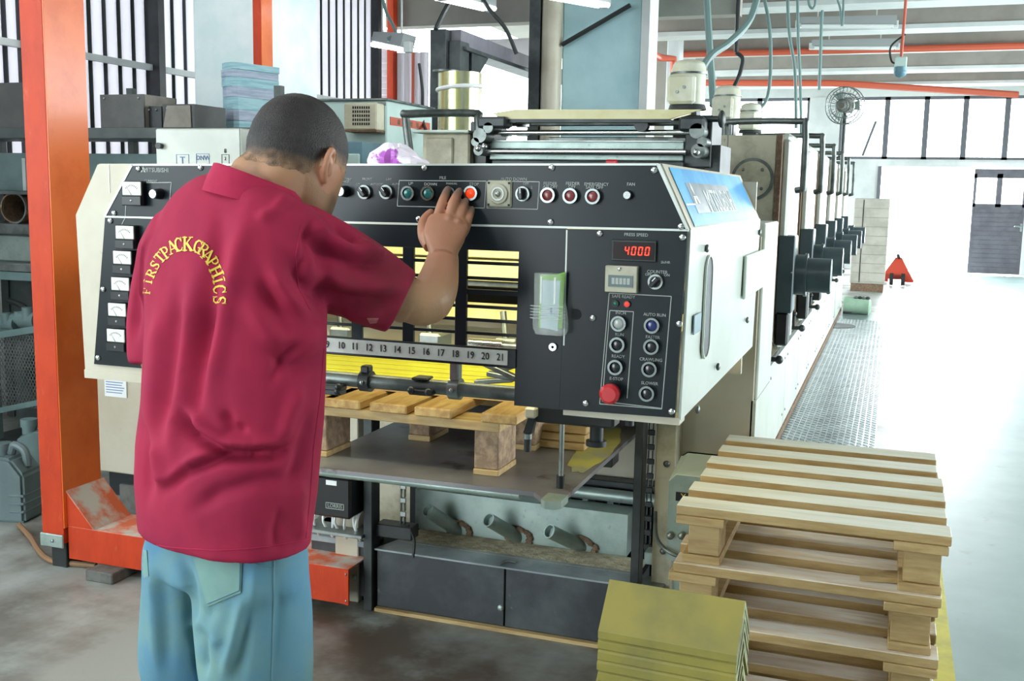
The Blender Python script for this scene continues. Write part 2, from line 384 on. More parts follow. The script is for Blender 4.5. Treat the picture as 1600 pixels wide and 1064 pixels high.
xs = [-1.15, -0.26, 0.47, 1.18, 1.92, 2.7, 3.5, 4.3]
for i in range(7): window(i+3, xs[i], xs[i+1], 2.2, 3.42, opened=(i == 0))
# --- the doorway: posts and the leaf that stands ajar
dj = sroot('trim_1', 'white frame around the wide open doorway', 'door frame', (-0.3, YB, 0))
MB().box(-0.36, -0.29, YB-0.06, YB+0.2, 0, 2.06).build('jamb', M['frame'], dj, smooth=False)
MB().box(-0.36, 2.35, YB-0.06, YB+0.0, 2.06, 2.16).build('head', M['wall'], dj, smooth=False)
dl = sroot('door_1', 'grey panelled door leaf with two small panes standing in the doorway', 'door', (1.4, YB-0.5, 0))
yd = YB-0.35
x0, x1 = 1.40, 2.32
MB().box(x0, x1, yd, yd+0.05, 0.03, 1.30).build('lower_panel', M['door'], dl, smooth=False)
for k in range(14):
    MB().box(x0+0.04, x1-0.05, yd-0.012, yd, 0.08+k*0.086, 0.08+k*0.086+0.074).build('slat', M['door'], dl, smooth=False)
for a in ((x0, x0+0.05), (x0+0.40, x0+0.50), (x1-0.05, x1)):
    MB().box(a[0], a[1], yd, yd+0.05, 1.30, 1.93).build('stile', M['door'], dl, smooth=False)
for a in ((1.30, 1.36), (1.85, 2.02)):
    MB().box(x0, x1, yd, yd+0.05, a[0], a[1]).build('rail', M['door'], dl, smooth=False)
for a in ((x0+0.05, x0+0.40), (x0+0.50, x1-0.05)):
    MB().box(a[0], a[1], yd+0.02, yd+0.025, 1.36, 1.85).build('pane', M['glass'], dl, smooth=False)
hd = MB().box(x1-0.16, x1-0.03, yd-0.05, yd-0.03, 0.93, 0.96, 0.005).build('handle', M['chrome'], dl)
MB().box(x1-0.06, x1-0.02, yd-0.035, yd, 0.85, 1.0).build('lock_plate', M['steel'], dl)

# --- west wall: translucent corrugated sheets between dark ribs, posts and rails
XW = -5.2
wl = sroot('wall_west', 'west wall of bright translucent corrugated sheeting on dark posts', 'wall', (XW, 4, 0))
MB().box(XW-0.1, XW, -4.5, 10.3, 0, 1.25).build('dado', M['wall'], wl, smooth=False)
y = 2.0; i = 0
while y < 10.1:
    MB().prism([(y, 1.25), (y+0.105, 1.25), (y+0.105, 4.0), (y, 4.0)], 'x', XW-0.02, XW-0.016).build('sheet', M['translucent'], wl, smooth=False)
    MB().prism([(XW-0.018, y+0.105), (XW-0.05, y+0.115), (XW-0.05, y+0.138), (XW-0.018, y+0.148), (XW-0.03, y+0.148), (XW-0.058, y+0.14), (XW-0.058, y+0.113), (XW-0.03, y+0.105)], 'z', 1.25, 4.0).build('rib', M['shelf'] if i % 3 else M['frame'], wl, smooth=False)
    y += 0.148; i += 1
for yy in (4.1, 5.35, 6.6, 8.6, 10.1):
    MB().box(XW, XW+0.09, yy-0.035, yy+0.035, 0, 4.0).build('post', M['black'], wl, smooth=False)
for zz in (2.27, 3.4):
    MB().box(XW-0.005, XW+0.03, 2.0, 10.1, zz-0.022, zz+0.022).build('rail', M['wall'], wl, smooth=False)
# --- north-west stub wall: louvre strip and corrugated sheets, open above the yard beyond
wn = sroot('wall_north', 'short cross wall of pale louvres and weathered corrugated sheet', 'wall', (-4.5, 10.4, 0))
for k in range(26):
    MB().slab([(-5.30, 10.40, 1.3+k*0.066), (-5.13, 10.40, 1.3+k*0.066), (-5.13, 10.34, 1.35+k*0.066), (-5.30, 10.34, 1.35+k*0.066)], (0, 0, 0.006)).build('louvre', M['translucent'], wn, smooth=False)
MB().box(-5.3, -4.70, 10.42, 10.46, 0, 1.3).build('dado', M['wall'], wn, smooth=False)
MB().box(-5.3, -5.13, 10.44, 10.45, 1.3, 3.1).build('backing_sheet', M['translucent'], wn, smooth=False)
MB().box(-5.13, -5.06, 10.3, 10.4, 0, 3.6).build('post', M['red_orange'], wn, smooth=False)
for k in range(4):
    x = -5.06+k*0.09
    MB().prism([(x, 10.40), (x+0.02, 10.36), (x+0.056, 10.36), (x+0.076, 10.40), (x+0.09, 10.40), (x+0.09, 10.41), (x+0.073, 10.41), (x+0.053, 10.37), (x+0.023, 10.37), (x+0.003, 10.41)], 'z', 1.3, 2.85).build('sheet', M['translucent'], wn, smooth=False)
MB().box(-4.86, -4.84, 10.33, 10.36, 1.3, 2.9).build('conduit', M['pipe_red'], wn, smooth=False)
MB().box(-5.2, -1.5, 10.4, 10.6, 3.12, 4.0).build('lintel', M['beam'], wn, smooth=False)
# pale corrugated roof sheets of the open lean-to
lt = sroot('roof', 'white corrugated lean-to roof beyond the steel portal', 'roof', (-3, 11, 3))
for k in range(3):
    MB().box(-4.4, -3.0, 11.0+k*0.62, 11.6+k*0.62, 3.02+0.02*k, 3.05+0.02*k).build('sheet', M['translucent'], lt, smooth=False)

# --- south wall with the entrance, east wall with its loading bays (both out of view)
ws = sroot('wall_south', 'plain wall with the entrance that lights the hall', 'wall', (0, -4.5, 0))
MB().box(-2.7, 7.0, -4.7, -4.5, 0, 4.0).build('wall_panel', M['wall'], ws, smooth=False); MB().box(-5.3, -2.7, -4.7, -4.5, 3.4, 4.0).build('lintel', M['wall'], ws, smooth=False)
we = sroot('wall_east', 'plain wall with wide loading bays along the hall', 'wall', (7.0, 8, 0))
MB().box(7.0, 7.2, -4.5, 4.0, 0, 4.0).build('wall_panel', M['wall'], we, smooth=False); MB().box(7.0, 7.2, 4.0, 22.6, 3.3, 4.0).build('lintel', M['wall'], we, smooth=False)
MB().box(7.0, 7.2, 16.0, 22.6, 0, 3.3).build('wall_panel', M['wall'], we, smooth=False)
# --- columns
def column(nm, label, x0, x1, y0, y1, m1, h=4.0):
    r = sroot(nm, label, 'column', ((x0+x1)/2, (y0+y1)/2, 0))
    MB().box(x0, x1, y0, y1, 0, h, 0.012).build('shaft', m1, r)
    return r
column('column', 'thick white and aqua column behind the stack of paper bundles', -4.40, -3.92, 6.0, 6.77, M['white_column'])
c3 = column('column', 'pale blue column with a cream downpipe beside it', -2.80, -2.10, 9.0, 9.6, M['blue_column'])
MB().box(-2.10, -2.03, 8.97, 9.3, 0, 4.0).build('corner_strip', M['wall'], c3, smooth=False)
MB().cyl((-2.88, 8.96, 0), (-2.88, 8.96, 4.0), 0.09).build('downpipe', M['beige'], c3)
MB().box(-3.07, -2.97, 8.9, 9.1, 0, 4.0).build('steel_strip', M['dark_steel'], c3, smooth=False)
MB().tube([AY(878, 70, 8.93), AY(985, 8, 8.93)], 0.02).build('brace', M['black_cable'], c3)
column('column', 'far white pillar beside grey wall panel with orange pipes', -3.05, -2.88, 14.6, 14.9, M['wall'])
c5 = column('wall_inner', 'grey wall panel beyond the pale blue column', -3.34, -3.06, 14.7, 14.85, M['beam'])
c5['category'] = 'wall'

# --- red service pipes
def pipe(label, pts, r=0.04):
    o = MB().tube(pts, r, n=10).build('pipe', M['pipe_red']); return tag(o, label, 'pipe')
pipe('long red pipe under the second ceiling beam', [(-3.2, 15.05, 3.36), (6.8, 15.05, 3.36)], 0.045)
pipe('long red pipe running over the row of windows', [AY(1050, 129, 18.6), AY(1300, 130, 18.6), AY(1340, 132, 18.6), AY(1590, 148, 19.4)], 0.055)
pipe('red pipe running along the hall beside the pale blue column', [AY(1003, 74, 13.0)+Vector((0, 0, 1.0)), AY(1003, 74, 13.0), AY(1030, 90, 14.2), AY(1052, 92, 14.45), AY(1053, 122, 14.45)], 0.05)

# --- floor paint and tread plate
lnm = MB().box(0.20, 0.262, 1.6, 4.6, 0.0005, 0.002).build('floor_marking', M['yellow_line'], smooth=False)
struct(lnm, 'yellow painted line on the floor beside the pallet stack', 'line')
wk = thing('walkway', 'long chequered steel tread plate along the side of the press', 'walkway', (-0.28, 5, 0))
MB().box(-0.545, -0.015, 3.6, 13.8, 0.002, 0.022).build('tread_plate', M['tread'], wk, smooth=False)
MB().box(-0.58, -0.545, 3.4, 13.8, 0.0, 0.06).build('edge_rail', M['rust'], wk, smooth=False)
tread = MB()
for j in range(260):
    for i in range(15):
        x = -0.525+i*0.035; yy = 3.75+j*0.035; s_ = 0.011 if (i+j) % 2 else -0.011
        tread.slab([(x-0.014, yy-s_-0.003, 0.022), (x+0.014, yy+s_-0.003, 0.022), (x+0.014, yy+s_+0.003, 0.022), (x-0.014, yy-s_+0.003, 0.022)], (0, 0, 0.0025))
tread.build('tread_ridges', M['steel'], wk, smooth=False, kind='stuff')
# --- fluorescent lights
def fixture(label, a, b, lit, z_arm=None):
    a, b = Vector(a), Vector(b); r = thing('fluorescent_light', label, 'light', tuple((a+b)/2))
    d = (b-a).normalized()
    MB().tube([a+Vector((0, 0, 0.06)), b+Vector((0, 0, 0.06))], (0.05, 0.075), n=4).build('housing', M['fixture'], r, smooth=False)
    sd = d.cross(Vector((0, 0, 1)))
    for s_ in (-0.045, 0.045):
        MB().cyl(a+d*0.03+sd*s_, b-d*0.03+sd*s_, 0.018, n=12).build('tube', M['tube'] if lit else M['tube_off'], r)
    for p in (a, b):
        MB().box(p.x-0.03, p.x+0.03, p.y-0.03, p.y+0.03, p.z-0.02, p.z+0.06, 0.004).build('end_cap', M['wall'], r)
    if z_arm:
        for p in (a.lerp(b, 0.2), a.lerp(b, 0.8)):
            MB().cyl(p+Vector((0, 0, 0.06)), (p.x, p.y, z_arm-.004), 0.008, n=8).build('drop_rod', M['wall'], r)
    return r
fixture('unlit twin fluorescent fixture under the first ceiling beam', AZ(1247, 41, 3.33), AZ(1399, 41, 3.33), False, 4.0)
fixture('unlit twin fluorescent fixture below the long red pipe', AZ(1268, 75, 3.3), AZ(1402, 75, 3.3), False, 4.0)
fixture('lit fluorescent lamp high over the steel portal', AD(690, -4, 6.9), AD(765, 14, 8.3), True, 4.0)
fixture('lit fluorescent lamp hanging low by the louvred wall', AD(588, 70, 8.6), AD(638, 78, 8.0), True, 4.0)
fixture('fluorescent lamp in front of the pale blue column', AD(850, -8, 7.6), AD(945, 9, 8.4), True, 4.0)

rl_ = sroot('added_skylight', 'added curb around the unseen overhead fill light', 'added_skylight', (-1.3, .3, 3.95))  # unseen curb added to frame the overhead fill light
for x0_, x1_, y0_, y1_ in ((-2.65, -2.6, -.55, 1.15), (0, .05, -.55, 1.15), (-2.6, 0, -.55, -.5), (-2.6, 0, 1.1, 1.15)):
    MB().box(x0_, x1_, y0_, y1_, 3.9, 4.0).build('curb', M['wall'], rl_, smooth=False)

r2_ = sroot('added_skylight', 'added curb around the unseen fill light over the paper bundles', 'added_skylight', (-3.3, 4.6, 3.95))  # another unseen curb, added around the second fill light
for x0_, x1_, y0_, y1_ in ((-3.95, -3.9, 3.75, 5.45), (-2.7, -2.65, 3.75, 5.45), (-3.9, -2.7, 3.75, 3.8), (-3.9, -2.7, 5.4, 5.45)):
    MB().box(x0_, x1_, y0_, y1_, 3.9, 4.0).build('curb', M['wall'], r2_, smooth=False)
# =================================================================== THE FEEDER HOOD WITH ITS CONTROL PANEL
YP = 2.0
def P(x, y, off=0.0): p = AY(x, y, YP-0.012-off); return p
def PX(x, y): p = AY(x, y, YP-0.012); return (p.x, p.z)
fh = thing('feeder_hood', 'beige press feeder hood with a black control panel and barred window', 'machine hood', (-1.08, 2.5, 0.98))
YR = 3.08
out = [(-1.79, .978), (-1.80, 1.347), (-1.732, 1.466), (-.419, 1.478), (-.359, 1.356), (-.363, .988)]
t = 0.006
def plate_between(a, b, y0, y1, nm, m, th=t):
    d = Vector((b[0]-a[0], b[1]-a[1])).normalized(); n = Vector((-d.y, d.x))*-th
    return MB().prism([a, b, (b[0]+n.x, b[1]+n.y), (a[0]+n.x, a[1]+n.y)], 'y', y0, y1).build(nm, m, fh, smooth=False)
plate_between(out[0], out[1], YP, YR, 'side_panel', M['beige'])
plate_between(out[1], out[2], YP, YR, 'chamfer_panel', M['beige'])
plate_between(out[2], out[3], YP, YR, 'top_cover', M['beige'])
ch = plate_between(out[3], out[4], YP, YR, 'chamfer_panel', M['beige'])
sp = plate_between(out[4], out[5], YP, YR+0.02, 'side_panel', M['white_enamel'])
MB().box(-1.78, -.37, YR-0.01, YR, 1.28, 1.46).build('rear_panel', M['beige'], fh, smooth=False)
# front flange seen beside the black panel
MB().prism([(-1.789, .98), (-1.799, 1.347), (-1.731, 1.464), (-1.60, 1.464), (-1.66, 1.34), (-1.60, 1.34), (-1.60, .98)], 'y', YP-0.006, YP+0.004).build('front_flange', M['beige'], fh, smooth=False)
MB().box(-1.79, -1.58, YP-0.008, YP+0.05, 0.962, 0.982).build('lower_lip', M['beige'], fh, smooth=False)
MB().box(-0.60, -0.365, YP-0.004, YP+0.05, 0.978, 0.992).build('lower_lip', M['beige'], fh, smooth=False)
cs = AY(172, 400, YP-0.007); MB().box(cs.x-0.035, cs.x-0.001, YP-0.0075, YP-0.006, 1.19, 1.27).build('access_plate', M['beige'], fh, smooth=False)
MB().box(-1.7, -1.698, YP-0.0072, YP-0.006, 1.40, 1.464).build('flange_seam', M['seam'], fh, smooth=False)

F0, F1 = YP-0.012, YP-0.004
up = MB().prism([(-1.708, 1.3475), (-1.628, 1.462), (-.427, 1.474), (-.366, 1.3565)], 'y', F0, F1).build('upper_panel', M['panel'], fh, smooth=False)
MB().prism([(-1.757, .998), (-1.710, 1.3435), (-1.46, 1.3435), (-1.46, .998)], 'y', F0, F1).build('meter_panel', M['panel'], fh, smooth=False)
# polished strip along the crease, the top rim and the slanted rims
for nm, pts in (('crease_strip', [(-1.71, 1.3435), (-.362, 1.3525), (-.362, 1.3565), (-1.708, 1.3475)]),
                ('top_rim', [(-1.63, 1.462), (-.425, 1.474), (-.425, 1.478), (-1.63, 1.466)]),
                ('slanted_rim', [(-1.713, 1.345), (-1.708, 1.345), (-1.626, 1.464), (-1.631, 1.466)]),
                ('slanted_rim', [(-.366, 1.355), (-.361, 1.355), (-.421, 1.477), (-.427, 1.475)])):
    MB().prism(pts, 'y', F0-0.0015, F1).build(nm, M['seam'], fh, smooth=False)
# window door: head, stiles, bars
wd = MB().prism([(-1.46, 1.302), (-.601, 1.302), (-.601, 1.351), (-1.46, 1.3438)], 'y', F0, F1).build('window_head', M['panel'], fh, smooth=False)
MB().prism([(-.702, .990), (-.606, .990), (-.601, 1.302), (-.698, 1.302)], 'y', F0, F1).build('door_stile', M['panel'], fh, smooth=False)
MB().prism([(-1.47, .990), (-1.43, .990), (-1.43, 1.302), (-1.47, 1.302)], 'y', F0, F1).build('door_stile', M['panel'], fh, smooth=False)
MB().prism([(-.6055, .990), (-.373, .994), (-.363, 1.3525), (-.600, 1.350)], 'y', F0, F1).build('control_panel', M['panel'], fh, smooth=False)
MB().prism([(-.601, 1.12), (-.598, 1.12), (-.598, 1.348), (-.601, 1.348)], 'y', F0-0.001, F1).build('door_seam', M['seam'], fh, smooth=False)
for yy in (413, 437, 459, 482, 503, 524):
    z = AY(812, yy, YP).z; h = 0.0055 if yy == 459 else 0.0033
    MB().box(-1.43, -.698, F0+0.001, F1-0.001, z-h, z+h, 0.001).build('window_bar', M['panel'], fh, smooth=False)
for xx in (725, 643, 563):
    a, b = AY(xx+5, 395, YP).x, AY(xx-8, 545, YP).x; c = (a+b)/2
    MB().box(c-0.0125, c+0.0125, F0-0.001, F1, 1.095, 1.303, 0.001).build('window_post', M['panel'], fh, smooth=False)
for c in (-1.21, -1.35):
    MB().box(c-0.0125, c+0.0125, F0-0.001, F1, 1.095, 1.303, 0.001).build('window_post', M['panel'], fh, smooth=False)
MB().box(-1.45, -.698, F0-0.004, F1, 1.066, 1.106, 0.002).build('scale_rail', M['panel'], fh, smooth=False)
MB().box(-1.43, -.716, F0-0.006, F0-0.004, 1.072, 1.102, 0.0).build('scale_strip', M['scale'], fh, smooth=False)
pa, pb = AY(533, 538, F0-0.007), AY(782, 557.5, F0-0.007)
scale_strip = bpy.data.objects['scale_strip']
for n in range(5, 22):
    p = pa.lerp(pb, (n-10)/11); p.z = 1.0875
    text_mesh(str(n), 0.021, FRONT(p), M['ink'], scale_strip, 'numeral', sx=0.85)

def screw(p, r=0.0065, par=None):
    p = Vector(p)
    MB().ball((p.x, p.y, p.z), (r, r*0.6, r), 12, 8).build('screw', M['chrome'], par or fh)
for x, y in ((216, 264), (313, 262), (663, 262), (862, 262), (1022, 266), (178, 333), (172, 345), (161, 452), (153, 559), (654, 342), (860, 347), (1064, 354), (1066, 371), (937, 365), (1061, 506), (926, 497), (915, 630), (1049, 643)):
    screw(P(x, y, 0.002))
b1 = P(864, 542, 0.003); MB().ring((b1.x, b1.y+0.004, b1.z), (b1.x, b1.y-0.003, b1.z), 0.008, 0.003, 16).build('socket_screw', M['chrome'], fh)
b2 = P(900, 491, 0); MB().cyl((b2.x, b2.y+0.004, b2.z), (b2.x, b2.y-0.001, b2.z), 0.011, n=20).build('keyhole', M['dark_void'], fh)
b3 = P(568, 373, 0); MB().cyl((b3.x, b3.y+0.004, b3.z), (b3.x, b3.y-0.0008, b3.z), 0.0055, n=16).build('keyhole', M['dark_void'], fh)

def button(x, y, lens, r=0.0125, dome=0.35, nm='push_button', ring='bezel', out_=0.012):
    p = P(x, y)
    b = MB().ring((p.x, p.y+0.004, p.z), (p.x, p.y-out_, p.z), r*1.18, r*0.86, 28).build(nm, M[ring], fh)
    MB().ball((p.x, p.y-out_*0.62, p.z), (r*0.88, r*dome, r*0.88), 22, 12).build('cap', M[lens], b)
    return b
for x, y, l in ((640, 302, 'green_lens'), (671, 302, 'green_lens'), (704, 303, 'black_lens'), (738, 302, 'orange_lens')): button(x, y, l)
for x, y in ((858, 305), (893, 306), (928, 307)): button(x, y, 'red_lens', 0.0127)
for x, y, l in ((968, 505, 'clear_lens'), (966, 538, 'black_lens'), (963, 573, 'black_lens'), (1020, 508, 'blue_lens'), (1019, 541, 'black_lens'), (1016, 576, 'black_lens'), (1012, 614, 'black_lens')): button(x, y, l, 0.0128)
button(962, 474, 'green_lamp', 0.0055, 0.5, 'pilot_lamp', 'black', 0.005); button(980, 475, 'led_red', 0.0058, 0.5, 'pilot_lamp', 'black', 0.005)
e = P(958, 612)
es = MB().cyl((e.x, e.y+0.003, e.z), (e.x, e.y-0.020, e.z), 0.012, n=24).build('emergency_stop', M['black'], fh)
MB().cyl((e.x, e.y-0.018, e.z), (e.x, e.y-0.030, e.z), 0.0195, 0.020, n=32).cyl((e.x, e.y-0.030, e.z), (e.x, e.y-0.036, e.z), 0.020, 0.014, n=32).build('mushroom_head', M['red_button'], es)
def selector(x, y, a, par=None):
    p = P(x, y); s = MB().ring((p.x, p.y+0.004, p.z), (p.x, p.y-0.008, p.z), 0.0145, 0.0105, 26).build('selector_switch', M['steel'], fh)
    rot = Matrix.Rotation(R_(a), 3, 'Y')
    MB().cyl((p.x, p.y+0.002, p.z), (p.x, p.y-0.009, p.z), 0.0108, n=24).box(p.x-0.0045, p.x+0.0045, p.y-0.022, p.y-0.006, p.z-0.0115, p.z+0.0115, 0.002, rot).build('lever', M['meter_case'], s)
    MB().box(p.x-0.0008, p.x+0.0008, p.y-0.0226, p.y-0.0218, p.z+0.001, p.z+0.0105, 0, rot).build('pointer_mark', M['white'], s)
selector(571, 300, -40); selector(605, 300, -40); selector(818, 303, -4); selector(1025, 440, 40)
def knob(x, y, r=0.011, L=0.024, cap='chrome'):
    p = P(x, y); k = MB().cyl((p.x, p.y+0.004, p.z), (p.x, p.y-L, p.z), r*1.15, r*0.95, n=24).build('rotary_knob', M['meter_case'], fh)
    MB().cyl((p.x, p.y-L, p.z), (p.x, p.y-L-0.002, p.z), r*0.82, n=24).build('knob_cap', M[cap], k)
knob(540, 299); knob(250, 303); knob(982, 305, 0.0085, 0.012)
# buzzer on its square ivory plate
p = P(781, 303); bz = MB().box(p.x-.0265, p.x+.0265, p.y-0.006, p.y+0.006, p.z-.0265, p.z+.0265, 0.003).build('buzzer', M['ivory'], fh)
MB().cyl((p.x, p.y-0.004, p.z), (p.x, p.y-0.011, p.z), 0.0215, 0.019, n=30).build('buzzer_rim', M['ivory'], bz)
MB().ring((p.x, p.y-0.010, p.z), (p.x, p.y-0.013, p.z), 0.0135, 0.0105, 26).build('buzzer_ring', M['clear_lens'], bz)
MB().ball((p.x, p.y-0.011, p.z), (0.006, 0.004, 0.006), 14, 8).build('buzzer_boss', M['steel'], bz)
for a, b in ((-1, -1), (-1, 1), (1, -1), (1, 1)):
    MB().cyl((p.x+a*.0215, p.y-0.005, p.z+b*.0215), (p.x+a*.0215, p.y-0.0075, p.z+b*.0215), 0.0024, n=10).build('screw', M['ink'], bz)
# ammeters
def meter(x, y, s=1.0):
    p = P(x, y); w_, h_ = 0.027*s, 0.0245*s
    m_ = MB().box(p.x-w_, p.x+w_, p.y-0.016, p.y+0.006, p.z-h_*1.25, p.z+h_, 0.003).build('ammeter', M['meter_case'], fh)
    MB().box(p.x-w_*.94, p.x+w_*.94, p.y-0.0185, p.y-0.015, p.z-h_*.30, p.z+h_*.93, 0.001).build('dial', M['meter_face'], m_)
    MB().box(p.x-w_, p.x+w_, p.y-0.021, p.y-0.014, p.z-h_*1.25, p.z-h_*.34, 0.002).build('dial_skirt', M['meter_case'], m_)
    tick = MB()
    for k in range(9):
        a = R_(-45+k*11.25); c, s2 = math.sin(a), math.cos(a); o = Vector((p.x, p.y-0.0187, p.z-h_*.28)); r0, r1 = h_*.80, h_*.95
        q = Vector((s2, 0, -c))*0.0005
        tick.slab([o+Vector((c*r0, 0, s2*r0))-q, o+Vector((c*r1, 0, s2*r1))-q, o+Vector((c*r1, 0, s2*r1))+q, o+Vector((c*r0, 0, s2*r0))+q], (0, -0.0004, 0))
    tick.build('scale_marks', M['ink'], m_, smooth=False)
    MB().slab([(p.x-.0006, p.y-.0189, p.z-h_*.28), (p.x+.0006, p.y-.0189, p.z-h_*.28), (p.x-.0125*s, p.y-.0189, p.z+h_*.45)], (0, -0.0004, 0)).build('needle', M['ink'], m_, smooth=False)
    MB().ball((p.x, p.y-0.021, p.z-h_*.8), (0.003, 0.0015, 0.003), 10, 6).build('screw', M['steel'], m_)
meter(214, 300)
for x, y in ((203, 368), (199, 407), (196, 448), (191, 488), (189, 528)): meter(x, y, 0.98)
# digital display and counter
def quadbox(pts, d0, d1, nm, m, par):
    q = [P(*a) for a in pts]; x0_, x1_ = (q[0].x+q[1].x)/2, (q[2].x+q[3].x)/2; z0_, z1_ = min(a.z for a in q), max(a.z for a in q)
    return MB().box(x0_, x1_, F0-d1, F0-d0, z0_, z1_, 0.0015).build(nm, m, par, smooth=False), (x0_, x1_, z0_, z1_)
dsp, dd = quadbox([(957, 374), (956, 407), (1027, 376), (1026, 409)], -0.002, 0.007, 'speed_display', M['black'], fh)
MB().box(dd[0]+.004, dd[1]-.004, F0-0.0085, F0-0.006, dd[2]+.004, dd[3]-.004).build('display_window', M['display'], dsp, smooth=False)
SEG = {'0': 'abcdef', '4': 'bcfg'}
wd_, hg = 0.0085, 0.0165
for k, chx in enumerate('4000'):
    o = Vector((dd[0]+0.026+k*0.0132, F0-0.0088, (dd[2]+dd[3])/2-hg/2)); sg = MB(); th = 0.0017
    def S(u0, v0, u1, v1):
        def q(u, v): return o+Vector((u+v*0.12, 0, v))
        sg.slab([q(u0, v0), q(u1, v0), q(u1, v1), q(u0, v1)], (0, -0.0006, 0))
    h2 = hg/2
    for c in SEG[chx]:
        if c == 'a': S(th, hg-th, wd_-th, hg)
        if c == 'd': S(th, 0, wd_-th, th)
        if c == 'g': S(th, h2-th/2, wd_-th, h2+th/2)
        if c == 'f': S(0, h2+th/2, th, hg-th*.5)
        if c == 'b': S(wd_-th, h2+th/2, wd_, hg-th*.5)
        if c == 'e': S(0, th*.5, th, h2-th/2)
        if c == 'c': S(wd_-th, th*.5, wd_, h2-th/2)
    sg.build('digit', M['led'], dsp, smooth=False)
ct, cc = quadbox([(949, 415), (947, 455), (999, 416), (997, 456)], -0.002, 0.014, 'sheet_counter', M['ivory'], fh)
MB().box(cc[0]+.007, cc[1]-.008, F0-0.0155, F0-0.0135, cc[2]+.011, cc[3]-.018).build('counter_window', M['grey_plastic'], ct, smooth=False)
for k in range(5):
    xq = cc[0]+0.017+k*0.0075
    MB().box(xq-.003, xq+.003, F0-0.0163, F0-0.0152, cc[2]+.016, cc[3]-.023).build('counter_wheel', M['clear_lens'], ct, smooth=False)
screw((cc[0]+(cc[1]-cc[0])*.45, F0-0.015, cc[3]-0.006), 0.004, ct)
# engraved frames and legends
def frame_line(pts, wd=0.0008):
    q = [P(*a) for a in pts]; b = MB(); y0, y1 = F0-0.0009, F0+0.0005
    for a, c in zip(q, q[1:]):
        d = Vector((c.x-a.x, 0, c.z-a.z)).normalized(); n = Vector((-d.z, 0, d.x))*wd
        b.slab([(a.x-n.x, y0, a.z-n.z), (c.x-n.x, y0, c.z-n.z), (c.x+n.x, y0, c.z+n.z), (a.x+n.x, y0, a.z+n.z)], (0, y1-y0, 0))
    b.build('engraved_line', M['legend'], fh, smooth=False)
frame_line([(624, 282), (760, 283), (757, 325), (621, 322), (624, 282)]); frame_line([(763, 283), (843, 284), (840, 327), (761, 325), (763, 283)])
frame_line([(952, 458), (1049, 463), (1034, 639), (937, 631), (952, 458)]); frame_line([(953, 485), (990, 487), (980, 622)]); frame_line([(953, 485), (941, 627), (1034, 638)])
frame_line([(198, 286), (268, 285), (265, 318)]); frame_line([(522, 285), (520, 320), (500, 320)]); frame_line([(197, 318), (196, 340), (191, 350), (189, 372)])
def leg(tx, x, y, s=0.0085): 
    p = P(x, y); p.y = F0-0.0004; text_mesh(tx, s, FRONT(p), M['legend'], fh)
for a in (('PILE', 692, 278), ('UP', 642, 287), ('DOWN', 673, 288), ('MANUAL', 706, 287, 0.006), ('STOP', 741, 288), ('AUTO DOWN', 803, 280), ('OFF', 822, 287, .007), ('1', 810, 292, .007), ('2', 831, 293, .007),
          ('FEEDER', 860, 287), ('AIR OFF', 860, 292), ('FEEDER', 895, 287), ('OFF', 894, 292), ('EMERGENCY', 932, 288), ('SAFE OFF', 929, 293), ('FAN', 986, 288), ('PRESS SPEED', 994, 367), ('Sh/HR', 1040, 410, .007),
          ('COUNTER', 1027, 425), ('OFF', 1013, 429, .007), ('ON', 1042, 430, .007), ('SAFE', 963, 463), ('READY', 982, 464), ('INCH', 970, 489), ('RUN', 968, 523), ('READY', 966, 557), ('E-STOP', 963, 592),
          ('AUTO RUN', 1023, 492), ('FASTER', 1020, 527), ('CRAWLING', 1017, 562), ('SLOWER', 1015, 599), ('BATTERY', 540, 280, .007), ('CHECK', 540, 284, .006), ('FRONT', 574, 280, .007), ('OFF', 560, 288, .006), ('AUTO', 585, 288, .006), ('LAY', 608, 280, .007), ('OFF', 595, 288, .006), ('AUTO', 619, 288, .006), ('CURRENT', 236, 283, .008)): leg(*a)
leg('MITSUBISHI', 244, 266, 0.0135)
mk = P(224, 266); mk.y = F0-0.0006
b = MB()
for ang in (90, 210, 330):
    d = Vector((math.cos(R_(ang)), 0, math.sin(R_(ang)))); n = Vector((-d.z, 0, d.x)); L = 0.0085
    b.slab([mk, mk+d*L*.5+n*L*.29, mk+d*L, mk+d*L*.5-n*L*.29], (0, -0.0005, 0))
b.build('emblem', M['legend'], fh, smooth=False)

# --- sticker on the slanted shoulder
def CH(u, v, off=0.0012):   # u along the press, v down the slope
    a = Vector((-.419, 0, 1.478)); c = Vector((-.359, 0, 1.356)); p = a.lerp(c, v); n = Vector((.122, 0, .06)).normalized()
    return Vector((p.x, YP+u, p.z))+n*off
nrm = Vector((.122, 0, .06)).normalized()
stk = MB().slab([CH(.045, .05), CH(1.03, .05), CH(1.03, .97), CH(.045, .97)], nrm*0.0006).build('sticker', M['sticker'], ch, smooth=False)
MB().slab([CH(.14, .28, .002), CH(.70, .28, .002), CH(.70, .78, .002), CH(.14, .78, .002)], nrm*0.0004).build('sticker_panel', M['sticker_grey'], ch, smooth=False)
MB().slab([CH(.05, .62, .0022), CH(.15, .62, .0022), CH(.15, .645, .0022), CH(.05, .645, .0022)], nrm*0.0004).build('sticker_line', M['white'], ch, smooth=False)
ax = Vector((0, 1, 0)); ay = (CH(0, 0)-CH(0, 1)).normalized(); az = ax.cross(ay)
def CHM(u, v): p = CH(u, v, .0026); return Matrix(((ax.x, ay.x, az.x, p.x), (ax.y, ay.y, az.y, p.y), (ax.z, ay.z, az.z, p.z), (0, 0, 0, 1)))
text_mesh('MITSUBISHI', 0.075, CHM(.50, .60), M['white'], ch, sx=1.05)
b = MB(); c0 = CH(.185, .50, .0026)
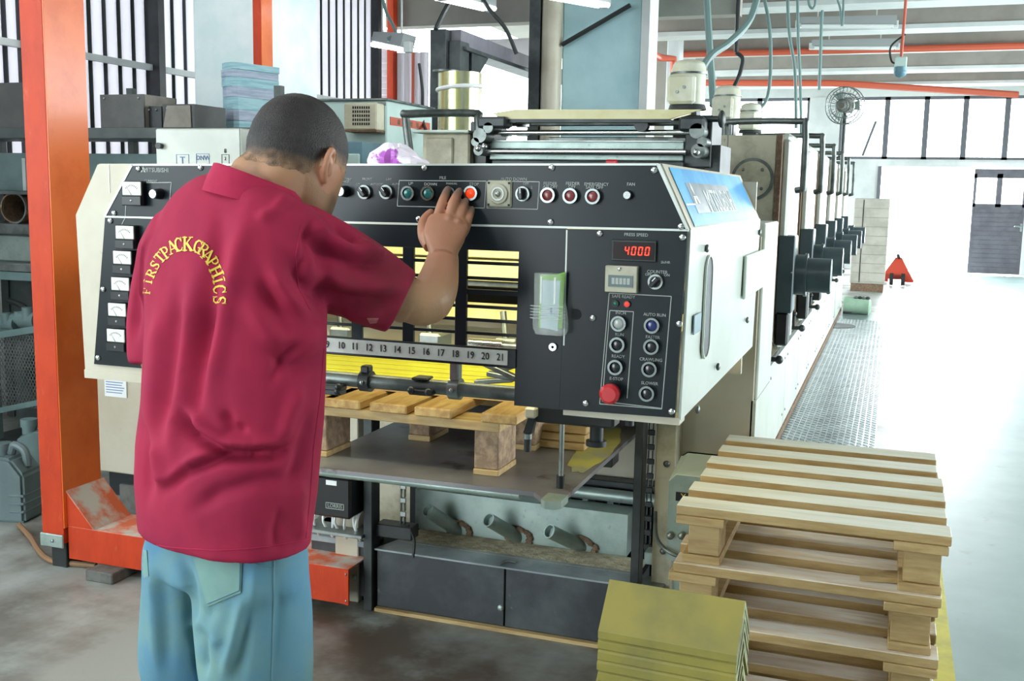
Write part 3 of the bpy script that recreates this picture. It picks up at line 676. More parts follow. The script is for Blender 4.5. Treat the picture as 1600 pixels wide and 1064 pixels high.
for ang in (90, 210, 330):
    d = ax*math.cos(R_(ang))+ay*math.sin(R_(ang)); n = -ax*math.sin(R_(ang))+ay*math.cos(R_(ang)); L = 0.034
    b.slab([c0, c0+d*L*.5+n*L*.29, c0+d*L, c0+d*L*.5-n*L*.29], nrm*0.0004)
b.build('emblem', M['white'], ch, smooth=False)
# --- outer side: recessed grip, tape, bolts, small plate
hc = AX(1106, 480, -.356); gy = hc.y
grip = MB()
pill = [(gy+0.040*math.cos(a), hc.z+(0.072 if math.sin(a) >= 0 else -0.072)+0.034*math.sin(a)) for a in [2*math.pi*i/28 for i in range(28)]]
grip.prism(pill, 'x', -.359, -.3565).build('grip_recess', M['dark_steel'], sp, smooth=False)
b = MB()
pi2 = [(gy+0.044*math.cos(a), hc.z+(0.072 if math.sin(a) >= 0 else -0.072)+0.038*math.sin(a)) for a in [2*math.pi*i/28 for i in range(28)]]
for i in range(28):
    j = (i+1) % 28
    b.prism([pill[i], pi2[i], pi2[j], pill[j]], 'x', -.359, -.3545)
b.build('grip_rim', M['white_enamel'], sp, smooth=False)
q = AX(1088, 505, -.357); MB().box(-.358, -.3555, q.y-0.03, q.y+0.05, q.z-0.02, q.z+0.018).build('tape_strip', M['tape'], sp, smooth=False)
for x, y in ((1105, 388), (1122, 573), (1187, 363), (1168, 500), (1090, 640)):
    q = AX(x, y, -.356); MB().ball((q.x, q.y, q.z), (0.005, 0.009, 0.009), 10, 6).build('bolt', M['dull_steel'], sp)
q0, q1 = AX(1165, 400, -.354), AX(1192, 448, -.354)
MB().box(-.358, -.350, q0.y, q1.y, q1.z, q0.z, 0.003).build('latch_plate', M['pale_green'], sp)

# --- clear pouch with a paper pad, hung on the door stile
pc = P(862, 472)
po = thing('plastic_pouch', 'cut clear plastic bottle hung on the panel as a holder', 'holder', (pc.x, F0-0.02, pc.z-0.06))
prof = [(-0.062, 0.030), (-0.05, 0.035), (-0.03, 0.035), (-0.012, 0.033), (0.0, 0.031), (0.03, 0.030), (0.058, 0.029)]
R = []
for dz, hw in prof:
    R.append([Vector((pc.x+0.002-dz*0.05+hw*math.copysign(abs(math.cos(a))**0.5, math.cos(a)), F0-0.017+0.015*math.copysign(abs(math.sin(a))**0.5, math.sin(a)), pc.z+dz)) for a in [2*math.pi*i/28 for i in range(28)]])
pb_ = MB(); pb_.rings(R, cap=False); pb_.bm.faces.new([v for v in list(pb_.bm.verts)[:28]][::-1])
pb_.build('bottle_shell', M['clear'], po)
for k in range(5):
    z = pc.z-0.03+k*0.006
    MB().tube([(pc.x+0.036*math.copysign(abs(math.cos(a))**0.5, math.cos(a)), F0-0.017+0.0155*math.copysign(abs(math.sin(a))**0.5, math.sin(a)), z) for a in [math.pi+math.pi*i/14 for i in range(15)]], 0.0011, n=5).build('bottle_rib', M['clear'], po)
for dx in (-0.012, 0.016):
    MB().box(pc.x+dx-.0016, pc.x+dx+.0016, F0-0.0335, F0-0.0325, pc.z+0.0, pc.z+0.052).build('crease', M['white'], po, smooth=False)
pg = thing('paper_pad', 'green paper slips standing inside the clear plastic holder', 'paper', (pc.x, F0-0.012, pc.z-0.05))
MB().slab([(pc.x-.022, F0-.010, pc.z-.052), (pc.x+.026, F0-.010, pc.z-.05), (pc.x+.030, F0-.010, pc.z+.062), (pc.x+.012, F0-.010, pc.z+.056), (pc.x-.022, F0-.010, pc.z+.054)], (0, -.003, 0)).build('green_sheet', M['green_paper'], pg, smooth=False)
MB().slab([(pc.x-.018, F0-.0135, pc.z-.05), (pc.x+.018, F0-.0135, pc.z-.055), (pc.x+.021, F0-.0135, pc.z+.044), (pc.x-.016, F0-.0135, pc.z+.044)], (0, -.001, 0)).build('pale_sheet', M['pale_paper'], pg, smooth=False)
MB().box(pc.x+.002, pc.x+.006, F0-.0150, F0-.0146, pc.z-.022, pc.z-.010).build('ink_mark', M['blue_ink'], pg, smooth=False)

# =================================================================== INSIDE THE HOOD
fd = thing('suction_feeder', 'suction feeder mechanism behind the barred window under yellow light', 'machine', (-1.05, 2.75, 1.0))
MB().box(-1.75, -.38, 3.0, 3.02, .92, 1.28).build('back_plate', M['beige'], fd, smooth=False)
MB().box(-1.70, -.45, 2.30, 2.95, 1.385, 1.395).build('lamp_tray', M['beige'], fd, smooth=False)
def band(y, z0, z1, m, nm, th=0.012):
    MB().box(-1.70, -.42, y, y+th, z0, z1, 0.002).build(nm, m, fd, smooth=False)
band(2.62, 1.245, 1.315, M['cream_light'], 'blower_cover'); band(2.60, 1.185, 1.24, M['cream_light'], 'blower_cover'); band(2.62, 1.168, 1.182, M['dull_steel'], 'cover_rail')
MB().cyl((-1.70, 2.60, 1.325), (-.42, 2.60, 1.325), 0.022, n=18).build('cover_roll', M['cream_light'], fd)
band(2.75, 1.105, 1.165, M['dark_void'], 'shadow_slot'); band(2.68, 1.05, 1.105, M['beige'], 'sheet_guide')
MB().slab([(-1.70, 2.66, 1.12), (-.42, 2.66, 1.12), (-.42, 2.61, 1.085), (-1.70, 2.61, 1.085)], (0, 0, -0.004)).build('guide_plate', M['cream_light'], fd, smooth=False)
for x in (-1.31, -1.06, -.86):
    MB().box(x-.03, x+.03, 2.36, 2.44, 1.01, 1.07, 0.006).build('valve_block', M['steel'], fd)
    MB().cyl((x, 2.37, 1.05), (x-.02, 2.40, 1.13), 0.008, n=12).build('air_tube', M['dull_steel'], fd)
    MB().cyl((x+.05, 2.39, 1.0), (x+.05, 2.39, 1.035), 0.016, n=14).build('suction_cup', M['black'], fd)
q = AY(765, 540, 2.35)
MB().cyl((q.x-.05, 2.35, q.z), (q.x+.035, 2.35, q.z), 0.016, n=18).build('shaft_drum', M['chrome'], fd); MB().cyl((q.x+.035, 2.35, q.z), (q.x+.2, 2.35, q.z), 0.010, n=14).build('shaft_end', M['steel'], fd)
for k, (x, y) in enumerate(((775, 578), (790, 590), (770, 596), (800, 573))):
    q = AY(x, y, 2.3+0.03*k); MB().box(q.x-.05, q.x+.05, q.y, q.y+.02, q.z-.006, q.z+.006, 0.002, Matrix.Rotation(R_(20-14*k), 3, 'Y')).build('linkage', M['dull_steel'], fd)
# round bar with clamps
r0, r1 = AY(510, 593, 2.03), AY(806, 612, 2.03); zb = (r0.z+r1.z)/2
MB().cyl((-1.60, 2.03, zb), (r1.x+.01, 2.03, zb), 0.0155, n=24).build('round_bar', M['dull_steel'], fd)
def clamp(x, y, m='dull_steel', tall=0.035):
    q = AY(x, y, 2.03)
    c = MB().ring((q.x-.012, 2.03, zb), (q.x+.012, 2.03, zb), 0.023, 0.0155, 20).build('bar_clamp', M[m], fd)
    MB().box(q.x-.010, q.x+.010, 2.018, 2.042, zb+.018, zb+tall, 0.003).build('clamp_block', M[m], c); MB().ball((q.x, 2.005, zb), (.005, .004, .005), 10, 6).build('clamp_screw', M['steel'], c)
clamp(573, 595, 'black'); clamp(712, 604, 'steel', 0.06)
for x, y in ((520, 611), (660, 612), (521, 604)):
    q = AY(x, y, 2.01); MB().box(q.x-.026, q.x+.026, 1.995, 2.025, q.z-.006, q.z+.006, 0.002).ball((q.x-.02, 1.995, q.z+.004), .008, 10, 6).ball((q.x+.02, 1.995, q.z+.003), .008, 10, 6).build('thumb_screw', M['black'], fd)
q = AY(660, 591, 2.03); MB().box(q.x-.018, q.x+.018, 2.01, 2.05, zb+.014, zb+.02, 0.003).build('bar_flag', M['black'], fd)
# yellow paper pile under the suckers
yp = thing('paper_pile', 'stack of bright yellow printed sheets under the feeder head', 'paper', (-1.15, 2.5, .885))
yz = AY(700, 580, 2.25)
for k in range(5):
    MB().box(-1.58+.003*(k % 2), -.835-.003*(k % 3), 2.70+.002*(k % 2), 2.97, .885+k*.0125, .885+k*.0125+.012).build('ream', M['yellow_paper'], yp, smooth=False)
MB().box(-.835, -.825, 2.68, 2.9, .885, .975).build('side_guide', M['green_paper'], yp, smooth=False)
lamp = bpy.data.lights.new('feeder_lamp', 'AREA'); lamp.shape = 'RECTANGLE'; lamp.size = 1.0; lamp.size_y = 0.06; lamp.energy = 7; lamp.color = (1.0, 0.93, 0.60)
lo = bpy.data.objects.new('feeder_lamp', lamp); COL.objects.link(lo); lo.location = (-1.05, 2.22, 1.37); lo.rotation_euler = (R_(32), 0, 0)
lt_ = thing('tube_lamp', 'yellow inspection tube lamp inside the feeder hood', 'lamp', (-1.05, 2.2, 1.4))
MB().box(-1.6, -.5, 2.17, 2.25, 1.385, 1.42, .004).build('housing', M['beige'], lt_, smooth=False)
# =================================================================== PILE TABLE AND ITS PALLET
ZT = 0.684
tb = thing('pile_table', 'worn steel lifting table with a yellow powder patch under the hood', 'table', (-1.08, 2.9, ZT-.02))
fr_l, fr_r = AZ(506, 722, ZT), AZ(846, 770, ZT)
pts = [(-1.46, 2.40), (fr_r.x-.02, fr_r.y), (-.752, 2.36), (-.712, 2.36), (-.712, 3.36), (-1.46, 3.36)]
MB().prism(pts, 'z', ZT-.012, ZT).build('table_plate', M['plate'], tb, smooth=False)
cn = AZ(870, 772, ZT)
MB().prism([(-.76, 2.362), (-.745, 2.345), (-.722, 2.345), (-.709, 2.362), (-.709, 2.42), (-.76, 2.42)], 'z', ZT-.018, ZT+.001).build('corner_lug', M['galv'], tb, smooth=False)
pp = []
for k in range(44):
    t_ = 2*math.pi*k/44; n_ = .9+.18*noise.noise(Vector((math.cos(t_)*2.2, math.sin(t_)*2.2, 3.1)))+.03*random.uniform(-1, 1)
    u, v = math.cos(t_)*n_, math.sin(t_)*n_; pp.append(AZ(930+34*u-30*v, 702+40*v, ZT+.0008))
MB().slab(pp, (0, 0, .0006)).build('powder_patch', M['powder'], tb, smooth=False)
rod = AZ(872, 765, ZT)
MB().cyl((rod.x, rod.y+.02, ZT), (rod.x, rod.y+.02, ZT+.032), .011, n=16).build('rod_socket', M['black'], tb)
MB().cyl((rod.x, rod.y+.02, ZT+.03), (rod.x, rod.y+.02, ZT+.18), .0065, n=14).build('rod', M['steel'], tb)
MB().cyl((rod.x, rod.y+.02, ZT+.18), (rod.x, rod.y+.02, 1.0), .0095, n=14).build('rod_sleeve', M['black'], tb)
for k in range(6):
    MB().ring((rod.x, rod.y+.02, ZT+.20+k*.02), (rod.x, rod.y+.02, ZT+.205+k*.02), .0115, .009, 14).build('collar', M['dark_steel'], tb)
a = AZ(650, 752, ZT); MB().cyl((-1.44, 2.47, ZT-.03), (-.85, 2.47, ZT-.03), .012, n=16).build('edge_tube', M['galv'], tb)
MB().box(-1.45, -.72, 2.9, 2.98, ZT-.05, ZT-.012, .003).build('cross_bar', M['dark_steel'], tb)
# gripper bracket under the hood
bk = thing('side_guide', 'black side guide bracket with round feet under the control panel', 'bracket', (-.68, 2.3, .9))
q = AY(900, 660, 2.32)
MB().box(q.x-.09, q.x+.10, 2.28, 2.34, q.z+.0, q.z+.05, .006).build('bracket_body', M['black'], bk)
MB().cyl((q.x+.05, 2.32, q.z-.04), (q.x+.05, 2.32, q.z), .016, n=14).cyl((q.x+.05, 2.32, q.z-.05), (q.x+.05, 2.32, q.z-.038), .024, n=18).build('foot', M['black'], bk)
MB().cyl((q.x+.13, 2.3, q.z+.01), (q.x+.13, 2.3, q.z+.035), .012, n=14).box(q.x+.08, q.x+.14, 2.28, 2.32, q.z+.03, q.z+.045, .003).build('foot', M['black'], bk)
a, c = AY(836, 655, 2.28), AY(824, 705, 2.28)
MB().box(a.x-.02, q.x-.08, 2.26, 2.33, a.z+.005, a.z+.03, .004).build('arm', M['beige'], bk)
MB().slab([(a.x-.012, 2.27, a.z+.01), (a.x+.006, 2.27, a.z+.01), (c.x+.012, 2.27, c.z+.045), (c.x-.008, 2.27, c.z+.045)], (0, .02, 0)).build('arm', M['black'], bk)
MB().cyl((c.x, 2.28, c.z), (c.x, 2.28, c.z+.045), .0085, n=14).build('pin', M['black'], bk); MB().cyl((c.x, 2.28, c.z+.03), (c.x, 2.28, c.z+.042), .0098, n=14).build('pin_collar', M['steel'], bk)
MB().box(q.x-.09, q.x+.10, 2.28, 2.34, q.z+.05, q.z+.075, .003).build('hanger', M['black'], bk)
MB().box(q.x-.02, q.x+.02, 2.29, 2.33, q.z+.06, 1.1, .003).build('hanger_post', M['black'], bk)

# the feeder pallet under the yellow sheets
pl = thing('wooden_pallet', 'pine pallet on thick blocks standing on the steel lifting table', 'pallet', (-1.18, 2.7, ZT))
b0 = AZ(739, 741, ZT); bx1 = AZ(785, 741, ZT).x
YF = b0.y
def pallet_block(x0, x1, y0):
    g = MB().box(x0, x1, y0, y0+.14, ZT, ZT+.016, .002).build('shim', M['wood'], pl, smooth=False)
    MB().box(x0+.001, x1-.002, y0+.003, y0+.14, ZT+.016, ZT+.124, .003).build('block', M['endgrain'], pl, smooth=False)
pallet_block(b0.x, bx1, YF); pallet_block(b0.x-.32, bx1-.32, YF+.28); pallet_block(b0.x, bx1, YF+.30); pallet_block(-1.50, -1.43, YF)
for yy in (YF-.03, YF+.28):
    MB().box(-1.60, bx1+.012, yy, yy+.10, ZT+.125, ZT+.150, .002).build('cross_board', M['wood'], pl, smooth=False)
ends = [((505, 612), (563, 622)), ((578, 620), (636, 631)), ((648, 627), (706, 639)), ((752, 642), (808, 655))]
zt_ = ZT+.151
for (x0, y0), (x1, y1) in ends:
    u0, u1 = AY(x0, y0, YF-.04).x, AY(x1, y1, YF-.04).x
    MB().box(u0, u1, YF-.045, YF+.62, zt_, zt_+.026, .004).build('deck_board', M['wood_y'], pl, smooth=False)
for u0 in (-1.47, -1.58):
    MB().box(u0, u0+.085, YF-.04, YF+.62, zt_, zt_+.026, .004).build('deck_board', M['wood_y'], pl, smooth=False)
MB().box(-1.60, -.84, 2.62, 2.98, zt_+.0265, zt_+.0335).build('packing_board', M['wood'], pl, smooth=False)
# small pile of planks behind the rod
q = AZ(850, 680, ZT)
for k in range(3):
    sp_ = thing('plank', '%s pine plank of the short stack behind the vertical rod' % ('lowest', 'middle', 'topmost')[k], 'plank', (q.x, 2.95, ZT+k*.022), 'pine planks behind the vertical rod')
    MB().box(q.x-.07, q.x+.17, 2.86+.01*k, 3.06, ZT+.001+k*.022, ZT+.001+k*.022+.020, .002).build('board', M['wood'], sp_, smooth=False)

# =================================================================== PRESS FRAME AND KICK BOX
pf = thing('press_chassis', 'beige lower frame of the press with chain hoist posts', 'machine frame', (-1.08, 3.6, 0))
def post(x, y, z0, z1, nm='hoist_post', w_=.016, d_=.03, m='dark_steel'):
    return MB().box(x-w_, x+w_, y-d_, y+d_, z0, z1, .002).build(nm, M[m], pf, smooth=False)
post(-1.598, 3.10, 0, 1.25); post(-.681, 3.10, 0, 1.25, w_=.013)
def chain(x, y, z0, z1):
    n = int((z1-z0)/.024); b = MB()
    for k in range(n):
        z = z0+k*.024
        if k % 2: b.box(x-.012, x+.012, y-.003, y+.003, z, z+.02, .003)
        else: b.box(x-.009, x-.005, y-.007, y+.007, z-.004, z+.024, .002).box(x+.005, x+.009, y-.007, y+.007, z-.004, z+.024, .002)
    return b.build('hoist_chain', M['steel'] if x < -1 else M['dark_steel'], pf, smooth=False, kind='stuff')
chain(-1.50, 3.14, .25, 1.1); chain(-.692, 3.30, .24, 1.1)
MB().box(-.645, -.583, 3.15, 3.27, 0, 1.25, .003).build('frame_column', M['beige_dirty'], pf, smooth=False)
for z in (.60, .32): MB().ball((-.61, 3.145, z), (.010, .007, .010), 12, 8).build('bolt', M['dull_steel'], pf)
MB().box(-.645, -.575, 3.12, 3.3, 0, .11, .004).build('column_foot', M['beige_dirty'], pf, smooth=False)
MB().box(-1.75, -1.66, 3.12, 3.27, 0, 1.25, .003).build('frame_column', M['beige'], pf, smooth=False)
MB().box(-.583, -.37, 3.24, 3.26, .58, 1.30).build('front_panel', M['beige'], pf, smooth=False)
MB().box(-.583, -.37, 3.24, 3.255, 0, .575).build('front_panel', M['galv'], pf, smooth=False)
MB().box(-.585, -.368, 3.22, 3.255, .575, .583).build('panel_seam', M['dark_steel'], pf, smooth=False)
MB().box(-.375, -.36, 3.24, 3.62, 0, .80).build('side_panel', M['white_enamel'], pf, smooth=False)
MB().box(-.42, -.36, 3.26, 3.62, .80, 1.34, .004).build('side_panel', M['white_enamel'], pf)
# inner back: roller, dark void, lower rails
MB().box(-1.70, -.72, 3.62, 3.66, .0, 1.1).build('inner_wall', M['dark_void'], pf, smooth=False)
MB().box(-.96, -.70, 3.58, 3.60, .42, .68).build('inner_panel', M['beige'], pf, smooth=False)
MB().box(-1.0, -.66, 3.50, 3.56, .40, .425, .003).build('rail', M['dark_steel'], pf, smooth=False)
MB().cyl((-1.6, 3.46, .385), (-.70, 3.46, .385), .022, n=18).build('lower_shaft', M['galv'], pf)
for k in range(5):
    x = -1.05+k*.09; MB().ring((x, 3.5, .33), (x+.02, 3.5, .33), .055, .042, 22).build('drive_disc', M['dull_steel'], pf)
for x, z in ((-.63, .36), (-.66, .27)): MB().box(x-.02, x+.02, 3.2, 3.26, z-.02, z+.02, .003).build('hoist_bracket', M['galv'], pf); 
MB().box(-.70, -.60, 3.0, 3.2, .17, .215, .003).build('post_brace', M['steel'], pf)
MB().box(-1.585, -1.45, 3.1, 3.16, .255, .30, .003).build('post_brace', M['black'], pf)
MB().tube([(-1.47, 3.12, .30), (-1.43, 3.08, .27), (-1.425, 3.06, .215)], .005, smooth=6).build('cable', M['black_cable'], pf)
bs = thing('press_bed', 'long white-panelled base under the row of printing towers', 'machine base', (-1.3, 8.7, 0))
# white base side panels along the press, with joints and bolts
y = 3.64
for k in range(11):
    y1 = y+.93
    MB().box(-.575, -.552, y, y1-.012, .06, .57, .004).build('base_panel', M['white_enamel'], bs)
    b = MB()
    for zz in (.14, .48):
        for yy in (y+.08, y1-.09): b.ball((-.552, yy, zz), (.005, .009, .009), 8, 6)
    b.build('panel_bolts', M['dull_steel'], bs, kind='stuff'); y = y1
MB().box(-2.1, -.58, 3.7, 13.9, .05, .56).build('base_casting', M['beige_dirty'], bs, smooth=False)
MB().box(-.60, -.545, 5.2, 13.9, .565, .60, .003).build('base_rail', M['beige_dirty'], bs, smooth=False)
b = MB()
for k in range(60): b.box(-.548, -.54, 5.3+k*.05, 5.325+k*.05, .567, .60)
b.build('rail_teeth', M['dull_steel'], bs, smooth=False, kind='stuff')
# dark feed-board side, between hood and first unit
MB().box(-.62, -.58, 3.62, 5.75, .57, 1.18).build('feed_side_plate', M['dark_steel'], bs, smooth=False)
MB().box(-.585, -.575, 4.4, 4.46, .60, 1.18).build('side_rib', M['beige'], bs, smooth=False)
MB().slab([(-2.0, 3.1, 1.22), (-.62, 3.1, 1.22), (-.62, 5.7, 1.16), (-2.0, 5.7, 1.16)], (0, 0, -.03)).build('feed_board', M['dull_steel'], bs, smooth=False)

kb = thing('kick_box', 'long low dusty sheet metal box on the floor under the lifting table', 'box', (-1.15, 3.2, 0))
for x0, x1 in ((-1.575, -1.115), (-1.110, -.69)):
    MB().box(x0, x1, 3.095, 3.115, .012, .212, .002).build('front_sheet', M['kick'], kb, smooth=False)
MB().box(-1.85, -1.60, 3.13, 3.15, .02, .20, .002).build('front_sheet', M['kick'], kb, smooth=False)
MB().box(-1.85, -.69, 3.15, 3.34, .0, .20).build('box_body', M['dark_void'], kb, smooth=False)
MB().slab([(-1.58, 3.085, .212), (-.69, 3.085, .212), (-.69, 3.20, .213), (-1.545, 3.20, .213)], (0, 0, .006)).build('top_flange', M['kick_top'], kb, smooth=False)
MB().box(-1.85, -1.60, 3.12, 3.2, .20, .222, .002).build('top_flange', M['kick_top'], kb, smooth=False)
MB().slab([(-1.53, 3.18, .219), (-.70, 3.18, .219), (-.70, 3.345, .214), (-1.53, 3.345, .214)], (0, 0, -.008)).build('dust_layer', M['dust'], kb, smooth=False)
MB().box(-1.575, -.70, 3.075, 3.095, 0, .012).build('wood_batten', M['wood'], kb, smooth=False)
for x, z in ((-1.125, .075), (-1.66, .10)): MB().ball((x, 3.093, z), (.011, .007, .011), 12, 8).build('bolt', M['galv'], kb)
q = (-1.115, 3.1, .22); MB().tube([(q[0]-.02, 3.10, .22), (q[0], 3.12, .228), (q[0]+.025, 3.13, .222)], .005, smooth=4).build('latch', M['steel'], kb)
gp = thing('duct_plate', 'galvanised upright sheet with three slanted pipe stubs', 'plate', (-1.16, 3.35, .2))
MB().slab([(-1.552, 3.35, .212), (-.772, 3.35, .212), (-.772, 3.35, .358), (-1.552, 3.35, .36)], (0, .10, 0)).build('sheet', M['galv'], gp, smooth=False)
for (bx, by), (tx, ty) in (((715, 828), (668, 797)), ((808, 838), (763, 812)), ((908, 853), (858, 830))):
    p0 = AY(bx, by, 3.36); p1 = AY(tx, ty, 3.24); d = (p1-p0).normalized(); p0 = p0-d*.03
    pp = MB().ring(p0, p1, .024, .0205, 26).cyl(p0, p0.lerp(p1, .9), .0205, n=24).build('pipe_stub', M['galv'], gp)
    b = MB()
    for k in range(26):
        t_ = 2*math.pi*k/26; e = p0+d*.035
        b.ball((e.x+.05*math.cos(t_)*.85+.006*random.uniform(-1, 1)+.012, 3.345, e.z+.031*math.sin(t_)-.008*math.cos(t_)), (.012, .006, .009), 8, 5)
    b.build('sealant', M['rust'], pp, kind='stuff')
mbx = thing('gear_motor', 'dark rectangular motor box on white wiring under the lifting table', 'motor', (-1.68, 3.05, .35))
MB().box(-1.79, -1.625, 3.0, 3.16, .335, .475, .008).build('motor_case', M['meter_case'], mbx)
MB().box(-1.80, -1.615, 2.99, 3.17, .475, .488, .004).build('case_lid', M['steel'], mbx); MB().cyl((-1.70, 3.07, .488), (-1.70, 3.07, .545), .035, n=20).build('hub', M['galv'], mbx)
MB().box(-1.715, -1.675, 2.9985, 3.0, .447, .463).build('paper_tag', M['white'], mbx, smooth=False)
pz = AY(523, 791, 2.998)
b = MB()
for a in ((-.034, .034, .0085, .0105), (-.034, .034, -.0105, -.0085), (-.034, -.032, -.0105, .0105), (.032, .034, -.0105, .0105)): b.box(pz.x+a[0], pz.x+a[1], 2.9975, 2.9995, pz.z+a[2], pz.z+a[3])
b.build('name_frame', M['legend'], mbx, smooth=False)
text_mesh('LORRIS', .017, FRONT((pz.x, 2.998, pz.z)), M['legend'], mbx)
MB().box(-1.82, -1.61, 3.05, 3.2, .255, .268, .002).build('shelf_bracket', M['steel'], mbx)
for k in range(7):
    x = -1.80+k*.027; MB().tube([(x, 3.1, .335), (x+.01*((k % 3)-1), 3.08, .29), (x+.014*((k % 2)*2-1), 3.12, .225)], .0045, n=6, smooth=4).build('wire', M['white'], mbx)
MB().box(-1.82, -1.60, 3.14, 3.19, .19, .268, .002).build('foot_bracket', M['galv'], mbx)

# small control box beside the pallets
cb = thing('terminal_box', 'grey terminal box with three round studs and a yellow script badge', 'control box', (-.49, 3.0, 0))
q0, q1 = AY(1046, 738, 2.95), AY(1112, 875, 2.95)
MB().slab([(q0.x, 2.95, .365), (q0.x+.30, 2.95, .365), (q0.x+.30, 2.95, .62), (q0.x+.02, 2.95, .62), (q0.x, 2.95, .60)], (0, .18, 0)).build('case', M['galv'], cb, smooth=False)
MB().slab([(q0.x, 2.95, .60), (q0.x+.02, 2.95, .621), (q0.x+.30, 2.95, .621), (q0.x+.30, 3.13, .645), (q0.x+.02, 3.13, .645), (q0.x, 3.13, .63)], (0, 0, .004)).build('lid', M['pale_green'], cb, smooth=False)
MB().box(q0.x+.02, q0.x+.28, 2.98, 3.1, 0, .365, .004).build('pedestal', M['galv'], cb, smooth=False)
for xx in (1048, 1066, 1083):
    p = AY(xx, 836, 2.945); MB().cyl((p.x, 2.955, p.z), (p.x, 2.935, p.z), .011, n=16).ball((p.x, 2.935, p.z), (.011, .008, .011), 14, 8).build('stud', M['steel'], cb)
p = AY(1072, 777, 2.948); MB().box(p.x-.030, p.x+.05, 2.947, 2.951, p.z-.013, p.z+.013).build('badge', M['meter_case'], cb, smooth=False)
text_mesh('Yan', .026, FRONT((p.x+.004, 2.9465, p.z)) @ Matrix.Shear('XZ', 4, (0, 0)), M['gold'], cb)
MB().tube([AY(1024, 800, 3.05), AY(1026, 840, 2.98), AY(1045, 862, 2.93), AY(1070, 872, 2.93)], .006, smooth=6).build('conduit', M['dull_steel'], cb)

# =================================================================== ROLLER HEAD ABOVE THE FEED BOARD
rh = thing('roller_head', 'greasy roller assembly with a cream top cover behind the hood', 'machine', (-1.3, 4.3, 1.15))
def rb(x0, y0, x1, y1, Y, d_, nm, m, bev=.004):
    a, c = AY(x0, y0, Y), AY(x1, y1, Y); return MB().box(a.x, c.x, Y, Y+d_, min(a.z, c.z), max(a.z, c.z), bev).build(nm, M[m], rh, smooth=bev > 0)
a, c, d, e = AY(795, 186, 4.25), AY(1035, 186, 4.25), AY(1085, 173, 4.75), AY(775, 177, 4.75)
MB().slab([a, c, d, e], (0, 0, -.012)).build('top_cover', M['cream_light'], rh, smooth=False)
MB().slab([AY(x_, y_, 4.24) for x_, y_ in ((768, 177), (806, 171), (1097, 171), (1042, 187), (796, 187))], (0, .012, 0)).build('cover_front', M['cream_light'], rh, smooth=False)
MB().slab([AY(x_, y_, 4.236) for x_, y_ in ((790, 186), (1046, 186), (1050, 191), (786, 191))], (0, .03, 0)).build('cover_lip', M['dark_steel'], rh, smooth=False)
rb(790, 189, 1090, 196, 4.35, .03, 'upper_rail', 'dull_steel'); rb(790, 203, 1075, 211, 4.4, .03, 'middle_rail', 'dull_steel')
a, c = AY(765, 207, 4.3), AY(1090, 217, 4.3); MB().cyl((a.x, 4.3, a.z), (c.x, 4.3, a.z), .010, n=14).build('thin_shaft', M['chrome'], rh)
rb(765, 220, 1068, 252, 4.3, .02, 'roller_guard', 'galv')
a, c = AY(755, 236, 4.26), AY(1072, 237, 4.26); MB().cyl((a.x, 4.26, a.z), (c.x, 4.26, a.z), .013, n=18).build('ink_roller', M['chrome'], rh)
rb(768, 250, 1066, 262, 4.24, .05, 'lower_rail', 'dark_steel')
rb(768, 219, 1068, 222, 4.285, .01, 'guard_edge', 'steel', .001)
rb(735, 190, 760, 262, 4.3, .25, 'end_frame', 'black'); rb(1072, 180, 1110, 262, 4.3, .25, 'end_frame', 'dark_steel')
rb(1060, 182, 1100, 205, 4.2, .08, 'bearing_block', 'dark_steel', .01); rb(745, 182, 790, 200, 4.2, .08, 'bearing_block', 'dark_steel', .01)
for x, y, r in ((752, 212, .03), (765, 200, .022), (750, 235, .022), (1090, 205, .03), (1098, 222, .02), (745, 222, .018), (1092, 236, .028)):
    p = AY(x, y, 4.22); MB().cyl((p.x, 4.20, p.z), (p.x, 4.30, p.z), r, n=18).build('adjuster_wheel', M['dull_steel'], rh)
for x, y in ((747, 232), (757, 229), (1088, 238)):
    p = AY(x, y, 4.16); MB().ball((p.x, 4.16, p.z), .014, 12, 8).build('grip_knob', M['chrome'], rh)
p = AY(1005, 196, 4.3); MB().cyl((p.x, 4.26, p.z), (p.x, 4.3, p.z), .028, n=18).build('cam', M['black'], rh)
p = AY(1108, 186, 4.3); MB().cyl((p.x-.06, 4.3, p.z), (p.x+.05, 4.3, p.z), .012, n=12).ball((p.x+.05, 4.3, p.z), (.015, .03, .035), 14, 8).build('handwheel', M['dark_steel'], rh)
for x0, x1 in ((782, 800), (806, 828)):
    for y0, y1 in ((192, 199), (206, 213)): rb(x0, y0, x1, y1, 4.34, .01, 'bright_block', 'chrome')
p = AY(956, 254, 4.0); MB().cyl((p.x-.02, 4.0, p.z), (p.x+.02, 4.0, p.z), .012, n=14).build('roller_end', M['red_button'], rh)
for x in (-1.80, -.70): MB().box(x-.03, x+.03, 4.32, 4.6, .9, 1.62).build('side_frame', M['dark_steel'], rh, smooth=False)
MB().box(-1.77, -.73, 4.45, 4.5, 1.2, 1.64).build('inner_guard', M['dull_steel'], rh, smooth=False)
